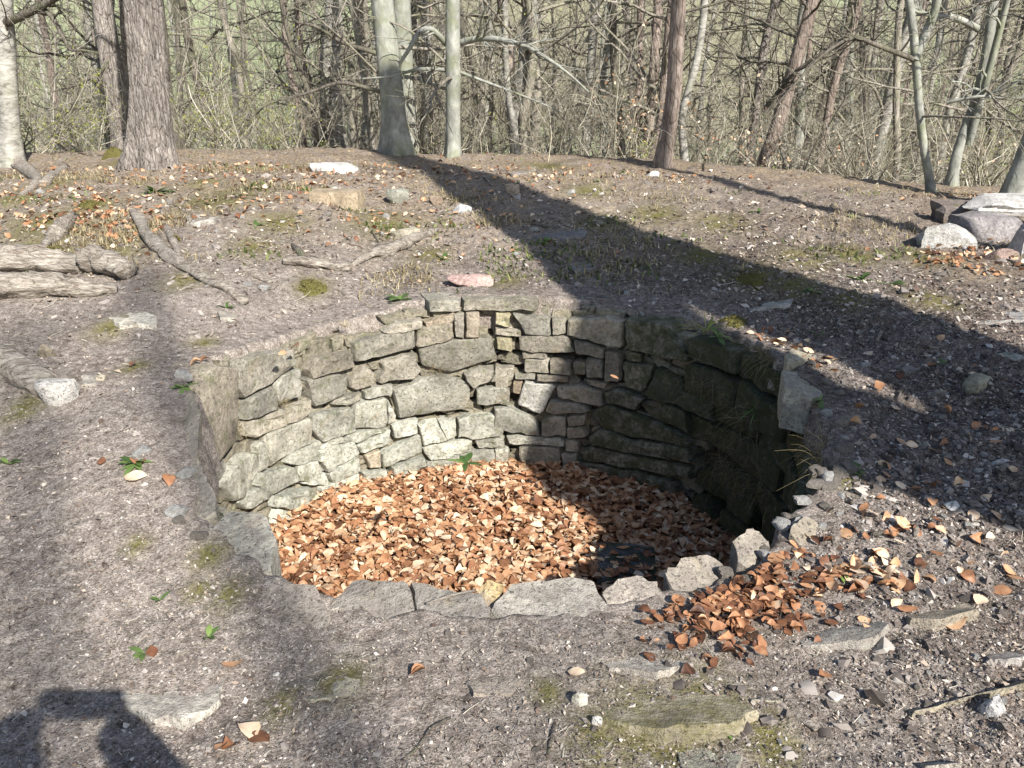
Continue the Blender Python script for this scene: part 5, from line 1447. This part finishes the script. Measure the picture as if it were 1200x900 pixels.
for px, py, L, n, lb in [(80, 262, .12, 40, 'dry grass round the gnarled root stub'), (120, 215, .12, 50, 'dry grass left of the thick tree'), (235, 225, .12, 50, 'yellowed grass right of the thick tree'), (870, 320, .12, 50, 'mossy grass behind the pit'),
                         (500, 330, .10, 36, 'thin grass above the pit near the pink stone'), (770, 250, .10, 40, 'thin grass on the far ground'), (405, 385, .09, 30, 'grass wisps on the left rim top')]:
    tuft(px, py, L, n, lb)
for a_, nm_, lb_ in ((-4, 60, 'fine roots and grass hanging from the right lip'), (-24, 60, 'dry roots hanging from the crumbling right edge'), (16, 70, 'dry grass hanging from the shaded right rim')):
    t = rad(a_); p0 = np.array([PC[0] + (PR + .02) * math.cos(t), PC[1] + (PR + .02) * math.sin(t), rim_z(a_) - .02])
    inw = np.array([-math.cos(t), -math.sin(t), 0]); tng = np.array([-inw[1], inw[0], 0])
    st = np.clip(PRG.normal(0, .10, (nm_, 1)), -.2, .2) * tng; di = inw * PRG.uniform(.1, .8, (nm_, 1)) + tng * PRG.normal(0, .4, (nm_, 1)) + np.array([0, 0, 1.]) * PRG.normal(.1, .4, (nm_, 1))
    P_, R_ = grow(st, di, PRG.uniform(.06, .22, nm_), PRG.uniform(.0008, .0016, nm_), 7, .14, -.2, .4, PRG)
    v, f = tubes(P_, R_, 3)
    link('grass_tuft', mesh_np('grass_tuft', v, [f], M['drygrass'], True, {'tint': np.repeat(np.clip(PRG.normal(.3, .3, nm_), 0, 1), 21)}), None, lb_, 'grass', 'grass tufts about the pit', loc=p0)
# moss cushions
def cushion(px, py, wpx, h, label):
    c = G(px, py); w = wpx * mpp(c); n = 16; m = 6
    v = []; 
    for i in range(m):
        rr = i / (m - 1)
        for j in range(n):
            a = j / n * 6.283; q = 1 + .25 * math.sin(3 * a + px) + .12 * math.sin(7 * a)
            v.append((math.cos(a) * rr * w / 2 * q, math.sin(a) * rr * w / 2 * q * 1.2, h * (1 - rr ** 2.2) + PRG.normal(0, h * .10) - .01))
    idx = np.arange(n * m).reshape(m, n); a0, b0 = idx[:-1], idx[1:]
    f = np.stack([a0, b0, np.roll(b0, -1, 1), np.roll(a0, -1, 1)], -1).reshape(-1, 4)
    v = np.array(v); v[:, 2] += height(v[:, 0] + c[0], v[:, 1] + c[1], False) - H1(c[0], c[1], False)
    # nap of tiny moss shoots
    k = 260; rr = np.sqrt(PRG.random(k)) * .95; a = PRG.uniform(0, 6.283, k)
    tip = np.column_stack([np.cos(a) * rr * w / 2, np.sin(a) * rr * w / 2 * 1.2, h * (1 - rr ** 2.2)])
    q, qf = leaf_quads(tip, np.full(k, .007), PRG, asp=.5)
    b_ = Bag(); b_.add(v, f, tint=.4); b_.add(q, qf, tint=np.repeat(np.clip(PRG.normal(.6, .25, k), 0, 1), 4))
    link('moss_cushion', b_.mesh('moss_cushion', M['moss'], True, True), None, label, 'moss', 'moss cushions', loc=(c[0], c[1], H1(c[0], c[1], False)))
for q in [(135, 186, 26, .14, 'yellow-green moss cushion against the thick tree'), (365, 338, 34, .05, 'dark moss cushion on the bank above the left wall'), (62, 297, 26, .05, 'moss cushion beside the gnarled root'),
          (105, 243, 26, .06, 'moss cushion above the gnarled root'), (880, 330, 40, .05, 'olive moss cushion behind the pit'), (205, 282, 14, .04, 'moss between the two roots'), (860, 380, 34, .05, 'dark moss on the shaded rim')]:
    cushion(*q)

# ------------------------------------------------------------------ the photographer, who stands behind the camera
def skin_body():
    V = []; E_ = []; Rd = []
    def add(p, r, prev=None):
        V.append(p); Rd.append(r); i = len(V) - 1
        if prev is not None: E_.append((prev, i))
        return i
    y0 = -.52
    pel = add((-.08, y0 - .02, .96), (.16, .12)); sp = add((-.08, y0, 1.15), (.15, .11), pel); ch = add((-.08, y0 - .01, 1.36), (.17, .12), sp); nk = add((-.08, y0 + .01, 1.52), (.06, .06), ch)
    hd = add((-.08, y0 + .05, 1.62), (.082, .095), nk); tp = add((-.08, y0 + .05, 1.72), (.075, .09), hd)
    for s in (-1, 1):
        sh = add((-.08 + s * .18, y0, 1.44), (.065, .065), ch); el = add((-.09 + s * .37, y0 + .26, 1.43), (.075, .075), sh); wr = add((-.10 + s * .15, -.10, 1.535), (.068, .068), el)
        pm = add((-.09 + s * .09, -.055, 1.56), (.055, .045), wr)
        hp = add((-.08 + s * .10, y0 - .02, .90), (.095, .10), pel); kn = add((-.08 + s * .12, y0 + .01, .50), (.062, .066), hp); an = add((-.08 + s * .13, y0 - .03, .09), (.042, .046), kn); add((-.08 + s * .15, y0 + .13, .035), (.042, .034), an)
    me = bpy.data.meshes.new('person'); me.from_pydata(V, E_, []); me.update()
    o = bpy.data.objects.new('person', me); COL.objects.link(o)
    md = o.modifiers.new('skin', 'SKIN'); md.use_smooth_shade = True
    for i, sv in enumerate(me.skin_vertices[0].data):
        sv.radius = Rd[i]; sv.use_root = (i == 0)
    su = o.modifiers.new('sub', 'SUBSURF'); su.levels = 2; su.render_levels = 2
    cl, nt_c, bc = new_mat('dark_clothes'); Nc = NT(nt_c)
    Nc.l(Nc.ramp(Nc.noise(Nc.coord(), 90, 3, .6), [(.3, (.05, .06, .09)), (.7, (.09, .10, .14))]), bc.inputs['Base Color']); bc.inputs['Roughness'].default_value = .9
    me.materials.append(cl)
    o['label'] = 'person in dark clothes raising a phone with both hands'; o['category'] = 'person'
    # fingers round the phone
    fb = Bag(); tl = []
    sk, nt_s, bs = new_mat('skin'); Ns = NT(nt_s)
    Ns.l(Ns.ramp(Ns.noise(Ns.coord(), 60, 3, .6), [(.3, (.48, .30, .22)), (.7, (.56, .37, .28))]), bs.inputs['Base Color'])
    for s in (-1, 1):
        for k in range(4):
            z = 1.60 - k * .019; L = (.020, .024, .022, .016)[k]
            p = np.array([[(-.09 + s * .105, -.055, z - .02), (-.09 + s * .112, -.025, z), (-.09 + s * .095, -.004, z), (-.09 + s * (.095 - L), .0, z)]])
            v, f = tubes(p, np.array([[.0095, .009, .0085, .007]]), 8); link('finger', mesh_np('finger', v, [f], sk, True), o)
        p = np.array([[(-.09 + s * .10, -.06, 1.54), (-.09 + s * .095, -.045, 1.56), (-.09 + s * .07, -.032, 1.575)]])
        v, f = tubes(p, np.array([[.012, .011, .009]]), 8); link('thumb', mesh_np('thumb', v, [f], sk, True), o)
    hv = rockmesh(.20, .24, .20, 3, .2, 7, .03, 'hair'); hv.materials.clear()
    hm, nt_h, bh = new_mat('hair'); Nh = NT(nt_h)
    Nh.l(Nh.ramp(Nh.noise(Nh.coord((1, 1, .1)), 120, 3, .6), [(.3, (.03, .02, .014)), (.7, (.08, .055, .04))]), bh.inputs['Base Color']); hv.materials.append(hm)
    link('hair', hv, o, loc=(-.08, y0 + .03, 1.715))
    return o
body = skin_body(); body.location = (-.06, -.09, -.01)
pm_, ntp, bp_ = new_mat('phone_shell'); Np = NT(ntp)
Np.l(Np.ramp(Np.noise(Np.coord(), 40, 2, .5), [(0, (.02, .02, .022)), (1, (.035, .035, .04))]), bp_.inputs['Base Color']); bp_.inputs['Roughness'].default_value = .3
ph_me = rockmesh(.165, .009, .078, 2, .96, 7, .0, 'phone'); ph_me.materials.clear(); ph_me.materials.append(pm_)
link('phone', ph_me, None, 'dark phone held level in both hands', 'phone', loc=(-.15, -.112, 1.565), rot=(-PITCH, 0, 0))
